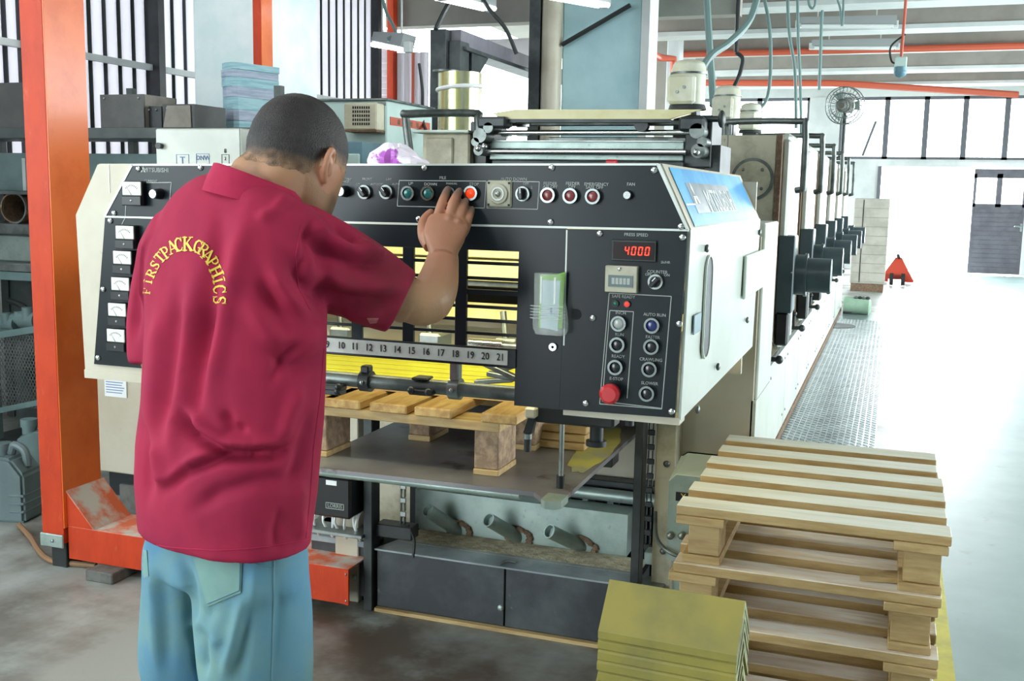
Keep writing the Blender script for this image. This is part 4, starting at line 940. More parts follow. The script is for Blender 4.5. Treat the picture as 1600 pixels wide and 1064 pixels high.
# beige box with rail at its far end
bb = thing('end_cabinet', 'grimy beige cabinet with a bent tube rail beside the roller head', 'cabinet', (-1.9, 4.3, .56))
a, c = AY(660, 208, 4.25), AY(733, 262, 4.25)
MB().box(a.x, c.x, 4.25, 4.7, .56, a.z, .008).build('body', M['beige_dirty'], bb)
q0, q1 = AY(666, 215, 4.245), AY(708, 260, 4.245); MB().box(q0.x, q1.x, 4.238, 4.252, 1.2, q0.z, .006).build('door_panel', M['beige_dirty'], bb)
a2, c2_ = AY(648, 203, 4.25), AY(736, 207, 4.25); MB().box(a2.x, c2_.x, 4.22, 4.72, a.z, a.z+.012, .003).build('top_plate', M['pale_green'], bb)
rl = [AY(642, 250, 4.1), AY(634, 185, 4.1), AY(640, 178, 4.1), AY(740, 177, 4.3), AY(746, 185, 4.3), AY(748, 205, 4.3)]
MB().tube(rl, .017, n=12, smooth=5).build('grab_rail', M['dull_steel'], bb)
MB().tube([rl[0], rl[0]+Vector((0, 0, -.8))], .017, n=12).build('grab_rail', M['dull_steel'], bb)

# =================================================================== SIX PRINTING UNITS
NAMES = ['first', 'second', 'third', 'fourth', 'fifth', 'sixth']
def unit(k):
    y = 5.77+1.37*k
    u = thing('printing_unit', '%s printing tower of the press counted from the hood' % NAMES[k], 'machine', (-1.3, y, .56), 'printing towers of the press')
    MB().box(-2.05, -.60, y+.02, y+.80, .57, 1.70, .01).build('tower_body', M['beige_dirty'], u)
    MB().box(-.926, -.604, y, y+.03, .60, 1.74, .004).build('front_cover', M['beige_dirty'], u)
    MB().box(-.860, -.857, y-.002, y, .60, 1.74).build('cover_seam', M['dark_steel'], u, smooth=False)
    MB().box(-.604, -.575, y-.005, y+.06, .60, 1.745).build('edge_strip', M['rust'], u, smooth=False)
    cv = MB().cyl((-.72, y+.005, 1.51), (-.72, y-.012, 1.51), .098, .095, n=36).build('round_cover', M['beige_dirty'], u)
    MB().ring((-.72, y+.002, 1.51), (-.72, y-.006, 1.51), .112, .097, 36).build('cover_rim', M['dull_steel'], cv)
    for a in (45, 135, 225, 315):
        MB().ball((-.72+.07*math.cos(R_(a)), y-.013, 1.51+.07*math.sin(R_(a))), (.009, .005, .009), 10, 6).build('bolt', M['dull_steel'], cv)
    MB().box(-.60, -.54, y+.16, y+.80, .58, 1.76, .02).build('side_cover', M['white_enamel'], u)
    MB().box(-.58, -.535, y+.06, y+.15, 1.18, 1.72, .012).build('side_rib', M['white_enamel'], u)
    MB().box(-.62, -.60, y+.8, y+1.36, .605, 1.2).build('gap_plate', M['dark_steel'], u, smooth=False)
    MB().box(-.575, -.485, y+.05, y+.23, .80, 1.215, .006).build('drive_box', M['motor_grey'], u)
    MB().box(-.57, -.50, y+.06, y+.20, .62, .80, .01).build('drive_foot', M['black'], u)
    mt = MB().cyl((-.49, y+.20, 1.0), (-.43, y+.20, 1.0), .110, n=30).build('drive_motor', M['motor_grey'], u)
    MB().ring((-.44, y+.20, 1.0), (-.425, y+.20, 1.0), .118, .09, 30).build('motor_flange', M['motor_grey'], mt)
    MB().cyl((-.43, y+.20, 1.0), (-.30, y+.20, 1.0), .093, n=30).build('motor_can', M['motor_grey'], mt)
    MB().ball((-.50, y+.045, 1.02), (.008, .006, .008), 10, 6).build('bolt', M['dull_steel'], u)
    hz = 1.81
    MB().tube([(-.88, y+.03, 1.74), (-.88, y+.03, hz-.03), (-.86, y+.03, hz), (-.50, y+.0, hz), (-.462, y-.02, hz-.03), (-.455, y-.02, 1.49), (-.465, y-.01, 1.462), (-.495, y, 1.455)], .017, n=12, smooth=5).build('hand_rail', M['dull_steel'], u)
    MB().box(-.86, -.845, y+.02, y+.04, 1.74, hz-.01).build('rail_stay', M['dull_steel'], u, smooth=False)
    v = MB().cyl((-.56, y-.45, .62), (-.50, y-.45, .62), .012, n=12).ball((-.49, y-.45, .62), (.02, .022, .022), 12, 8).cyl((-.54, y-.45, .62), (-.54, y-.45, .70), .010, n=10).ball((-.54, y-.45, .705), (.016, .016, .016), 10, 8).build('valve', M['dark_steel'], u)
    MB().box(-1.9, -.85, y+.1, y+.7, 1.70, 1.735, .006).build('top_tray', M['pale_green'] if k else M['dull_steel'], u)
    return u
for k in range(6): unit(k)
def top_motor(label, px, py, Y, s):
    p = AY(px, py, Y); r = thing('top_motor', label, 'motor', (p.x, Y, p.z), 'white motors above the press')
    MB().cyl((p.x, Y, p.z+.02*s), (p.x, Y, p.z+.155*s), .075*s, n=26).build('motor_body', M['motor'], r)
    MB().cyl((p.x, Y, p.z+.155*s), (p.x, Y, p.z+.195*s), .079*s, .070*s, n=26).ball((p.x, Y, p.z+.195*s), (.070*s, .070*s, .022*s), 22, 8).build('fan_cowl', M['motor'], r)
    MB().ring((p.x, Y, p.z+.152*s), (p.x, Y, p.z+.160*s), .0815*s, .06*s, 26).build('cowl_band', M['dull_steel'], r)
    MB().box(p.x-.075*s, p.x+.045*s, Y-.10*s, Y-.03*s, p.z+.02*s, p.z+.145*s, .012*s).build('junction_box', M['motor'], r)
    for dx, dz in ((-.03, .07), (.0, .09)): MB().cyl((p.x+dx*s, Y-.105*s, p.z+dz*s), (p.x+dx*s, Y-.098*s, p.z+dz*s), .007*s, n=12).build('screw', M['dull_steel'], r)
    MB().cyl((p.x, Y, p.z), (p.x, Y, p.z+.022*s), .085*s, .078*s, n=24).build('base_flange', M['dark_steel'], r)
    MB().box(p.x-.05*s, p.x+.05*s, Y-.05*s, Y+.05*s, p.z-.12, p.z).build('mount', M['dark_steel'], r, smooth=False)
    return r
top_motor('largest white motor with a domed cowl over the roller head', 1074, 172, 4.75, 1.0)
top_motor('mid-sized white motor behind the bent hand rail', 1135, 193, 6.2, .98)
top_motor('smallest white motor behind the two others, its cable looping up', 1172, 208, 7.6, .95)
# =================================================================== STACK OF EMPTY PALLETS
def mk_pallet(zt, dx, label, rnd, m):
    random.seed(rnd)
    X0, X1, Y0, Y1 = -.430+dx, .158+dx, 2.385, 3.175
    r = thing('wooden_pallet', label, 'pallet', ((X0+X1)/2, (Y0+Y1)/2, zt-.14), 'empty pallets stacked by the yellow line')
    n = 6; wd_ = .078; gap = (Y1-Y0-n*wd_)/(n-1); bd = M[m]
    for k in range(n):
        y = Y0+k*(wd_+gap); e0, e1 = random.uniform(-.006, .006), random.uniform(-.006, .006)
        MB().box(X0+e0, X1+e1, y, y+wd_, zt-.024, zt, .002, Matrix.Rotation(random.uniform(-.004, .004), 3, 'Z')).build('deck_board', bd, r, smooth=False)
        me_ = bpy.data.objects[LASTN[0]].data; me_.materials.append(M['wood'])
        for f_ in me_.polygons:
            if f_.normal.z < .5: f_.material_index = 1  # sides take darker wood, their shade put into the colour below pale tops
    for x0 in (X0-.004, X1-.112):
        MB().box(x0, x0+.112, Y0-.004, Y1+.004, zt-.045, zt-.0245, .002).build('bearer', M['wood'], r, smooth=False)
        for yb in (Y0+.02, (Y0+Y1)/2-.05, Y1-.12):
            MB().box(x0+.018+.01*random.random(), x0+.10, yb, yb+.10, zt-.121, zt-.0455, .002).build('block', M['wood'], r, smooth=False)
        MB().box(x0+.014, x0+.104, Y0+.012, Y1-.012, zt-.141, zt-.1215, .002).build('skid', M['wood'], r, smooth=False)
    return r
mk_pallet(.704, 0, 'topmost pallet of the stack, its pale tops coloured as daylit', 1, 'wood_pale')
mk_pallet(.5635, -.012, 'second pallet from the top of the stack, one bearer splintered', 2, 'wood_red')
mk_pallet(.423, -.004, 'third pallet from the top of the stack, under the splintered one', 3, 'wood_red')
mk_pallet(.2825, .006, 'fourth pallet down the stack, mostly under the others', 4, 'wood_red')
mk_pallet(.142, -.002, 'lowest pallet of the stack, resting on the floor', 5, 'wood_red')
sl = thing('wood_splinter', 'loose splintered pine shard lying between the two upper pallets', 'splinter', (.05, 2.5, .565))
for k in range(6):
    MB().slab([(-.02+.01*k, 2.42+.012*k, .566), (.08+.012*k, 2.44+.014*k, .566), (.09+.01*k, 2.45+.012*k, .566)], (0, 0, .012)).build('shard', M['wood'], sl, smooth=False)
# =================================================================== YELLOW ANGLE BOARDS
ra = AD(952, 905, 2.0); rb_ = AZ(1164, 939, ra.z)
ex = (rb_-ra).normalized(); ey = Vector((-ex.y, ex.x, 0)); Wd = (rb_-ra).length
def angle_board(k):
    o = ra-Vector((0, 0, .0205*k)) + ey*random.uniform(-.002, .002)+ex*random.uniform(-.003, .003)
    r = thing('angle_board', ('topmost yellow angle board of the nested pile, face showing' if k == 0 else '%s yellow angle board from the top of the nested pile' % ['', 'second', 'third', 'fourth', 'fifth', 'sixth', 'seventh', 'eighth'][k]), 'angle board', tuple(o), 'yellow angle boards nested in a pile')
    df, hf = .063, .078; dbk, hb = .062, .074; th = .011
    a0, a1 = o, o+ex*Wd
    f0, f1 = a0-ey*df-Vector((0, 0, hf)), a1-ey*df-Vector((0, 0, hf))
    k0, k1 = a0+ey*dbk-Vector((0, 0, hb)), a1+ey*dbk-Vector((0, 0, hb))
    dn = Vector((0, 0, -.0135))
    MB().slab([a0, a1, f1, f0], dn).build('front_leaf', M['yellow_board'], r, smooth=False)
    MB().slab([a0+ey*.0005, a1+ey*.0005, k1, k0], dn).build('back_leaf', M['yellow_board'], r, smooth=False)
    e1 = ex*.0012
    for q0_, q1_ in ((a1, f1), (a1, k1)):
        MB().slab([q0_, q1_, q1_+dn*.98, q0_+dn*.98], e1).build('cut_edge', M['yellow_edge'], r, smooth=False)
random.seed(11)
for k in range(8): angle_board(k)
cz = ra.z-.0205*7-.016
crt = thing('wooden_crate', 'plain wooden crate holding up the yellow angle boards', 'crate', tuple(ra+ex*Wd/2-Vector((0, 0, ra.z))))
rotc = Matrix(((ex.x, ey.x, 0), (ex.y, ey.y, 0), (0, 0, 1)))
for k in range(4):
    z1_ = cz-.082-k*.12
    for s_ in (-1, 1):
        c_ = ra+ex*Wd/2+ey*(.062*s_-.006); MB().box(c_.x-Wd/2, c_.x+Wd/2, c_.y-.008, c_.y+.008, max(z1_-.10, 0), z1_, .002, rotc).build('plank', M['wood'], crt, smooth=False)
        c_ = ra+ex*(Wd/2+s_*(Wd/2-.009))-ey*.006; MB().box(c_.x-.008, c_.x+.008, c_.y-.053, c_.y+.053, max(z1_-.10, 0), z1_, .002, rotc).build('plank', M['wood'], crt, smooth=False)
for s_ in (-1, 1):
    for s2 in (-1, 1):
        c_ = ra+ex*(Wd/2+s_*(Wd/2-.03))+ey*(.04*s2-.006); MB().box(c_.x-.012, c_.x+.012, c_.y-.012, c_.y+.012, 0, cz-.079, .001, rotc).build('corner_post', M['wood'], crt, smooth=False)
# =================================================================== ORANGE STEEL FRAME
of = thing('orange_frame', 'glossy orange steel gantry frame with a tall post and low beam', 'frame', (-2.8, 2.98, 0))
xa, xb, ya, yb = -2.905, -2.805, 2.985, 3.185
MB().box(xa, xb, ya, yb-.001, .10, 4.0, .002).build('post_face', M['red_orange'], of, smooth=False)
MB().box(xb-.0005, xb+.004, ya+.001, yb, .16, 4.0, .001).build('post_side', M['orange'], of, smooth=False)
MB().box(xa-.004, xb+.002, ya-.010, ya, .085, .135, .003).build('clamp_plate', M['galv'], of); MB().ball((-2.85, ya-.011, .11), (.007, .005, .007), 10, 6).build('bolt', M['steel'], of)
MB().box(xa+.02, xb-.01, ya+.02, yb-.06, 0, .10, .003).build('foot', M['black'], of)
xe = AY(545, 900, 3.0).x
MB().box(xb+.008, xe, 2.998, 3.003, .042, .165, .001).build('beam_face', M['red_orange'], of, smooth=False)
MB().box(xb+.008, xe, 3.0, 3.21, .16, .166, .001).build('beam_top', M['orange_dusty'], of, smooth=False)
MB().box(xb+.008, xe, 3.205, 3.21, .042, .16).build('beam_back', M['orange'], of, smooth=False)
MB().box(xe-.012, xe+.003, 2.992, 3.0, .042, .165, .001).build('end_flange', M['red_orange'], of, smooth=False)
for z in (.058, .15): MB().ball((xe-.006, 2.991, z), (.004, .003, .004), 10, 6).build('bolt', M['steel'], of)
MB().slab([(xb+.004, 3.0, .30), (xb+.004, 3.20, .30), (xb+.125, 3.20, .167), (xb+.125, 3.0, .167)], (0, 0, -.005)).build('gusset_plate', M['orange_dusty'], of, smooth=False)
MB().prism([(xb+.004, .295), (xb+.122, .167), (xb+.004, .167)], 'y', 3.0, 3.004).build('gusset_cheek', M['red_orange'], of, smooth=False)
gb = thing('block', 'grey concrete block propping the orange beam off the floor', 'block', (-2.58, 2.95, 0))
MB().box(-2.665, -2.545, 2.93, 3.25, 0, .04, .004).build('concrete_block', M['grey_block'], gb)
gb.location = gb.location
op = thing('steel_post', 'slim orange post standing before the thick white column', 'post', (-3.9, 5.9, 0))
x0, x1 = AY(395, 60, 5.7).x, AY(408, 60, 5.7).x
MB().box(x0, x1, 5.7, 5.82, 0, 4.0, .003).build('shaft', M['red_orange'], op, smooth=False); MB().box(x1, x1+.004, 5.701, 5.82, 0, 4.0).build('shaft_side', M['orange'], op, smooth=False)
MB().box(x0-.06, x1+.06, 5.66, 5.86, 0, .02).build('base_plate', M['red_orange'], op, smooth=False)

# =================================================================== SHELF, BINS AND MACHINE BEHIND THE ORANGE POST
YS = 4.6
sh = thing('steel_rack', 'dark steel rack along the west wall holding grey bins', 'rack', (-4.3, YS+.3, 0))
def bar(y0, y1, nm, m, d0=YS, d1=YS+.38, x0=-5.05, x1=-3.05):
    z0, z1 = AY(20, y1, YS).z, AY(20, y0, YS).z
    return MB().box(x0, x1, d0, d1, z0, z1, .002).build(nm, M[m], sh, smooth=False)
bar(200, 216, 'shelf_board', 'shelf'); bar(298, 304, 'shelf_board', 'shelf'); bar(350, 366, 'shelf_board', 'dull_steel'); bar(412, 424, 'shelf_board', 'steel'); bar(425, 438, 'shelf_edge', 'teal_grey')
z0, z1 = AY(20, 300, YS).z, AY(20, 236, YS).z
MB().box(-5.05, -3.05, YS+.30, YS+.32, z0, z1).build('back_panel', M['teal_grey'], sh, smooth=False)
MB().box(-5.05, -3.05, YS+.35, YS+.37, .0, z0).build('back_panel', M['shelf'], sh, smooth=False)
for x in (-5.0, -4.05, -3.1): MB().box(x-.02, x+.02, YS+.335, YS+.375, 0, 1.95).build('upright', M['shelf'], sh, smooth=False)
for x in (-5.0, -3.1): MB().box(x-.02, x+.02, YS+.01, YS+.05, 0, 1.70).build('upright', M['shelf'], sh, smooth=False)
p = AY(38, 262, YS+.29); MB().box(p.x-.012, p.x+.012, YS+.285, YS+.30, z0, z1-.03).build('strip', M['wall'], sh, smooth=False)
z0, z1 = AY(20, 412, YS).z, AY(20, 368, YS).z
MB().box(-5.0, -3.2, YS+.1, YS+.34, z0, z1, .01).build('tray', M['galv'], sh)
zs = AY(20, 200, YS).z
def bin_(label, x0, x1, y0, d0, m, m2, top=.0):
    a, c = AY(x0, y0, YS+d0), AY(x1, y0, YS+d0); r = thing('bin', label, 'bin', ((a.x+c.x)/2, YS+d0, zs), 'bins on the steel rack')
    MB().box(a.x, c.x, YS+d0, YS+d0+.012, zs+.001, a.z).build('front', M[m], r, smooth=False)
    MB().box(a.x, c.x, YS+d0+.26, YS+d0+.272, zs+.001, a.z).build('rear', M[m], r, smooth=False)
    for x in (a.x, c.x-.012): MB().box(x, x+.012, YS+d0+.012, YS+d0+.26, zs+.001, a.z).build('side', M[m2], r, smooth=False)
    MB().box(a.x+.012, c.x-.012, YS+d0+.012, YS+d0+.26, zs+.001, zs+.01).build('floor_sheet', M[m], r, smooth=False)
    for x in (a.x+.03, c.x-.03): MB().ball((x, YS+d0-.004, a.z-.02), .006, 8, 6).build('rivet', M['steel'], r)
    return r
bin_('dark grey bin on the rack, partly hidden by the orange post', -25, 52, 130, .06, 'bin', 'bin')
bin_('dark grey bin on the rack just past the orange post', 156, 224, 148, .04, 'bin', 'bin_light')
bin_('open black bin between two grey ones on the rack', 226, 252, 166, .08, 'black', 'black')
b4 = bin_('bin with a pale board front beside the white column', 254, 303, 163, .02, 'black', 'black')
a, c = AY(256, 165, YS+.015), AY(299, 199, YS+.015)
MB().slab([(a.x-.005, YS+.012, c.z), (c.x, YS+.012, c.z), (c.x-.004, YS+.012, a.z), (a.x+.02, YS+.012, a.z)], (0, .006, 0)).build('board', M['bin_light'], b4, smooth=False)
tr = thing('steel_tube', 'short rusty steel tube lying on the middle rack shelf', 'tube', (-4.6, YS+.1, AY(20, 350, YS).z))
p = AY(22, 324, YS+.02); zz = AY(20, 350, YS).z+.088
MB().ring((p.x, YS+.02, zz), (p.x-.05, YS+.33, zz), .086, .078, 30).build('pipe_wall', M['rust'], tr); MB().ring((p.x, YS+.018, zz), (p.x, YS+.022, zz), .0875, .077, 30).build('rim', M['dull_steel'], tr)
# low machine with mesh guard
mg = thing('compressor', 'blue-grey compressor behind a diamond mesh guard under the rack', 'compressor', (-4.6, YS, 0))
YM = 4.30
a, c, d, e = AY(-12, 520, YM), AY(62, 508, YM), AY(66, 632, YM), AY(-12, 648, YM)
MB().slab([a, c, c-Vector((0, 0, .035)), a-Vector((0, 0, .035))], (0, .03, 0)).build('guard_frame', M['teal_grey'], mg, smooth=False)
MB().slab([e, d, d+Vector((0, 0, .03)), e+Vector((0, 0, .03))], (0, .03, 0)).build('guard_frame', M['teal_grey'], mg, smooth=False)
ms = MB(); xl, xr, zl, zh = a.x, c.x+.02, d.z-.03, a.z+.0; st = .020
i = xl-(zh-zl)
while i < xr:
    for sgn in (1, -1):
        x0_, x1_ = (i, i+(zh-zl)*.6) if sgn > 0 else (i+(zh-zl)*.6, i)
        ts = [0.0, 1.0]
        for lim in (xl, xr):
            tt = (lim-x0_)/(x1_-x0_)
            if 0 < tt < 1:
                if (x0_ < xl and lim == xl) or (x0_ > xr and lim == xr): ts[0] = max(ts[0], tt)
                else: ts[1] = min(ts[1], tt)
        if max(x0_, x1_) <= xl or min(x0_, x1_) >= xr or ts[1]-ts[0] < .02: continue
        A_ = Vector((x0_, YM+.012, zl)); B_ = Vector((x1_, YM+.012, zh)); p0, p1 = A_.lerp(B_, ts[0]), A_.lerp(B_, ts[1])
        q = Vector((.0022, 0, 0)); ms.slab([p0-q, p0+q, p1+q, p1-q], (0, .004, 0))
    i += st
for x_ in (xl, xr): MB().box(x_-.012, x_+.012, YM, YM+.03, zl, zh).build('guard_frame', M['teal_grey'], mg, smooth=False)
for x_ in (xl, xr): MB().box(x_-.012, x_+.012, YM, YM+.03, .05, zl).build('guard_leg', M['teal_grey'], mg, smooth=False)
ms.build('guard_mesh', M['steel'], mg, smooth=False, kind='stuff')
MB().box(xl-.1, xr+.25, YM+.25, YM+.6, .05, .55).build('machine_body', M['shelf'], mg, smooth=False)
MB().ring((xl+.22, YM+.15, .40), (xl+.22, YM+.22, .40), .17, .13, 30).build('flywheel', M['dark_steel'], mg)
for x, y, r_ in ((15, 505, .05), (32, 498, .035), (48, 500, .06), (6, 512, .03)):
    p = AY(x, y, YM+.22); MB().cyl((p.x-.06, YM+.22, p.z), (p.x+.05, YM+.22, p.z), r_*.8, n=16).cyl((p.x, YM+.2, p.z), (p.x, YM+.2, p.z+r_*1.2), r_*.5, n=14).build('pump_part', M['teal_grey'], mg)
p = AY(14, 470, YM+.3); q = AY(34, 500, YM+.25); MB().tube([p, p.lerp(q, .5)+Vector((.06, 0, .02)), q], .018, n=8, smooth=6).build('hose', M['black_cable'], mg)
MB().box(xl-.1, xr+.2, YM+.0, YM+.4, 0, .05).build('skid', M['dark_steel'], mg, smooth=False)
# jerrycans
def can(label, cx, cy, w_, d_, h_, m, rz):
    r = thing('jerrycan', label, 'oil can', (cx, cy, 0), 'grey oil cans on the floor')
    rot = Matrix.Rotation(R_(rz), 4, 'Z'); T = Matrix.Translation((cx, cy, 0)) @ rot
    def tr_(mb): bmesh.ops.transform(mb.bm, matrix=T, verts=mb.bm.verts); return mb
    prof = [(-w_, .0), (w_, .0), (w_, h_*.72), (w_*.35, h_*.95), (-w_*.35, h_*.97), (-w_, h_*.86)]
    b = MB().prism(prof, 'y', -d_, d_); bmesh.ops.bevel(b.bm, geom=list(b.bm.edges), offset=.012, segments=2, affect='EDGES'); tr_(b).build('can_body', M[m], r)
    tr_(MB().tube([(w_*.75, 0, h_*.80), (w_*.62, 0, h_*1.02), (w_*.1, 0, h_*1.10), (-w_*.1, 0, h_*.97)], .018, n=10, smooth=5)).build('can_handle', M[m], r)
    tr_(MB().cyl((-w_*.55, 0, h_*.92), (-w_*.55, 0, h_*1.02), .030, n=18)).build('neck', M[m], r); tr_(MB().cyl((-w_*.55, 0, h_*1.02), (-w_*.55, 0, h_*1.12), .036, n=18)).build('cap', M[m], r)
    for k in range(3):
        tr_(MB().box(w_*.2, w_+.002, -d_-.002, d_+.002, h_*(.15+.12*k), h_*(.15+.12*k)+.012, .004)).build('rib', M[m], r)
p = AZ(14, 822, 0); can('pale grey square oil can in front, close by the orange post', p.x-.06, p.y+.10, .085, .075, .29, 'grey_plastic', 12)
p = AZ(44, 790, 0); can('dark grey oil can with a loop handle behind the square one', p.x-.01, p.y+.12, .11, .06, .33, 'teal_grey', 30)
hs = tag(MB().tube([AZ(40, 796, .02), AZ(90, 795, .02)], .012, n=8).tube([AZ(30, 820, .012), AZ(48, 840, .012), AZ(62, 862, .012), AZ(80, 876, .012), AZ(110, 880, .012), AZ(150, 884, .012)], .011, n=8, smooth=6).build('hose', M['brown_hose']), 'brown hose trailing over the floor past the orange foot', 'hose')

# beige cabinet bottom seen between post and man, on its base
lc = thing('side_cabinet', 'beige press side cabinet with a paper notice below the hood', 'cabinet', (-2.2, 3.6, 0))
a, c = AY(152, 590, 3.55), AY(330, 735, 3.55)
MB().box(a.x-.1, c.x, 3.55, 3.88, AY(205, 742, 3.55).z, 1.30, .005).build('case', M['beige'], lc)
p, q = AY(163, 588, 3.545), AY(198, 622, 3.545); MB().box(p.x, q.x, 3.544, 3.55, q.z, p.z).build('notice', M['white'], lc, smooth=False)
nz_ = MB()
for k in range(6): nz_.box(p.x+.008, q.x-.01-.006*(k % 3), 3.5432, 3.544, p.z-.012-.011*k, p.z-.0085-.011*k)
nz_.build('notice_lines', M['blue_ink'], lc, smooth=False)
MB().box(a.x-.02, c.x, 3.62, 3.86, .08, AY(205, 742, 3.55).z, .004).build('plinth', M['dark_steel'], lc, smooth=False)
for x in (a.x+.1, c.x-.06): MB().box(x-.05, x+.05, 3.60, 3.7, 0, .14, .004).build('foot_block', M['grey_block'], lc, smooth=False)
pw = thing('plastic_wrap', 'crumpled clear wrap on the floor blocks under the side cabinet', 'wrap', (-2.25, 3.5, .05))
b = MB(); g = bmesh.ops.create_grid(b.bm, x_segments=18, y_segments=8, size=.5)
for v in b.bm.verts:
    n_ = noise.noise(v.co*6); v.co = Vector((-2.26+v.co.x*.50, 3.50+v.co.y*.14, .19+.05*n_-.05*abs(v.co.y)))
b.build('film', M['dust'] if False else M['galv'], pw)

# =================================================================== WHITE CABINET AND PAPER BUNDLES
wc = thing('white_cabinet', 'low white cabinet with pen-drawn squares and one black knob', 'cabinet', (-2.85, 4.1, 0))
a, c = AY(242, 201, 3.9), AY(378, 199, 3.9)
MB().box(a.x, c.x, 3.9, 4.5, 1.2, a.z, .006).build('case', M['white_enamel'], wc)
MB().box(a.x+.01, c.x-.01, 3.92, 4.48, 0, 1.2).build('lower_case', M['white_enamel'], wc, smooth=False)
MB().box(c.x-.012, c.x-.010, 3.897, 3.9, 1.2, a.z).build('door_seam', M['dull_steel'], wc, smooth=False)
p = AY(250, 228, 3.89); MB().cyl((p.x, 3.90, p.z), (p.x, 3.875, p.z), .012, .014, n=16).build('knob', M['black'], wc)
def pen(x0, y0, x1, y1, m):
    a, c = AY(x0, y0, 3.8975), AY(x1, y1, 3.8975); b = MB(); t_ = .0016
    for q in ((a.x, c.x, a.z-t_, a.z), (a.x, c.x, c.z, c.z+t_), (a.x, a.x+t_, c.z, a.z), (c.x-t_, c.x, c.z, a.z)): b.box(q[0], q[1], 3.898, 3.9002, q[2], q[3])
    b.build('pen_square', M[m], wc, smooth=False)
pen(275, 241, 295, 262, 'blue_ink'); pen(306, 240, 327, 262, 'blue_ink'); pen(346, 241, 358, 262, 'ink')
for tx, x, y, s_, m in (('T', 285, 251, .045, 'blue_ink'), ('DNW', 317, 247, .028, 'blue_ink'), ('2', 352, 248, .02, 'ink'), ('-', 352, 256, .03, 'ink'), ('8', 352, 236, .026, 'ink')):
    text_mesh(tx, s_, FRONT(AY(x, y, 3.898)), M[m], wc)
a, c = AY(342, 108, 5.0), AY(392, 197, 5.0)
hts = [.075, .060, .066, .058, .050, .040, .036]
z = 1.70; xs0 = AY(341, 150, 5.0).x; xs1 = AY(393, 150, 5.0).x
ord_ = ['lowest', 'second', 'third', 'fourth', 'fifth', 'sixth', 'topmost']
st_ = thing('paper_stand', 'wooden stand under the tall pile of paper bundles', 'stand', (-3.4, 5.1, 0))
MB().box(xs0-.02, xs1+.1, 4.99, 5.42, 1.66, 1.70, .003).build('stand_top', M['wood'], st_, smooth=False)
for x in (xs0, xs1+.05):
    for y in (5.02, 5.36): MB().box(x, x+.03, y, y+.03, 0, 1.66).build('leg', M['wood'], st_, smooth=False)
for k, h in enumerate(hts):
    o = random.uniform(-.006, .006)
    r = thing('paper_bundle', '%s bundle in the tall pile of cut paper by the white column' % ord_[k], 'paper bundle', (-3.4, 5.1, z), 'paper bundles piled by the white column')
    pr = [(xs0+o+.05, 5.0), (xs0+o+.10, 4.985), (xs0+o+.125, 5.0), (xs1+o, 5.28), (xs1-.1+o, 5.34), (xs0+o, 5.04)]
    MB().prism(pr, 'z', z+.001, z+h-.003).build('sheets', M['book_a'] if k % 2 else M['book_b'], r, smooth=False)
    MB().prism([(x, y) for x, y in pr], 'z', z+h-.003, z+h-.0005).build('cover_sheet', M['book_b'], r, smooth=False)
    z += h

# =================================================================== ELECTRICAL CABINET WITH COOLER
ec = thing('electrical_cabinet', 'pale aqua electrical cabinet with an orange warning strip', 'cabinet', (-3.5, 6.8, 0))
a, c = AY(530, 158, 6.5), AY(604, 157, 6.5); zt = a.z
cn_ = c.x
MB().box(a.x-.15, cn_, 6.5, 7.25, 0, zt, .008).build('case', M['cabinet_blue'], ec)
MB().box(a.x-.17, cn_+.015, 6.48, 7.27, zt, zt+.015, .003).build('lid', M['dull_steel'], ec, smooth=False)
a2, c2_ = AX(608, 182, cn_+.003), AX(650, 193, cn_+.003)
MB().box(cn_, cn_+.004, 6.55, 7.20, a2.z-.055, a2.z).build('warning_strip', M['pipe_red'], ec, smooth=False)
for k in range(5): MB().box(cn_+.004, cn_+.005, 6.66+.1*k, 6.70+.1*k, a2.z-.045, a2.z-.012).build('strip_mark', M['rust'], ec, smooth=False)
p, q = AY(590, 160, 6.498), AY(603, 165, 6.498); MB().box(p.x, q.x, 6.495, 6.5, q.z, p.z).build('name_strip', M['dull_steel'], ec, smooth=False)
acu = thing('cooling_unit', 'cream slotted cooling unit mounted on the aqua cabinet', 'cooler', (-3.45, 6.45, 1.8))
a, c = AY(537, 161, 6.38), AY(588, 203, 6.38)
MB().box(a.x, c.x, 6.38, 6.5, c.z, a.z, .008).build('case', M['ac'], acu)
for r0_ in range(5):
    for k in range(8):
        p, q = AY(551.0+k*3.5, 166+r0_*6.4, 6.379), AY(552.8+k*3.5, 170+r0_*6.4, 6.379)
        MB().box(p.x, q.x, 6.376, 6.381, q.z, p.z).build('slot', M['dark_void'], acu, smooth=False)
a, c = AY(537, 203, 6.37), AY(588, 206, 6.37); MB().box(a.x, c.x, 6.37, 6.5, c.z, a.z).build('lower_edge', M['rust'], acu, smooth=False)
sb = thing('switch_box', 'slate blue switch box standing in front of the aqua cabinet', 'switch box', (-3.05, 5.5, 0))
a, c = AY(520, 221, 5.5), AY(565, 221, 5.5)
MB().box(a.x, c.x, 5.5, 5.8, 0, a.z, .006).build('case', M['slate_blue'], sb); p, q = AY(535, 240, 5.49), AY(562, 252, 5.49); MB().box(p.x, q.x, 5.485, 5.5, q.z-.1, p.z, .006).build('cover', M['cabinet_blue'], sb)
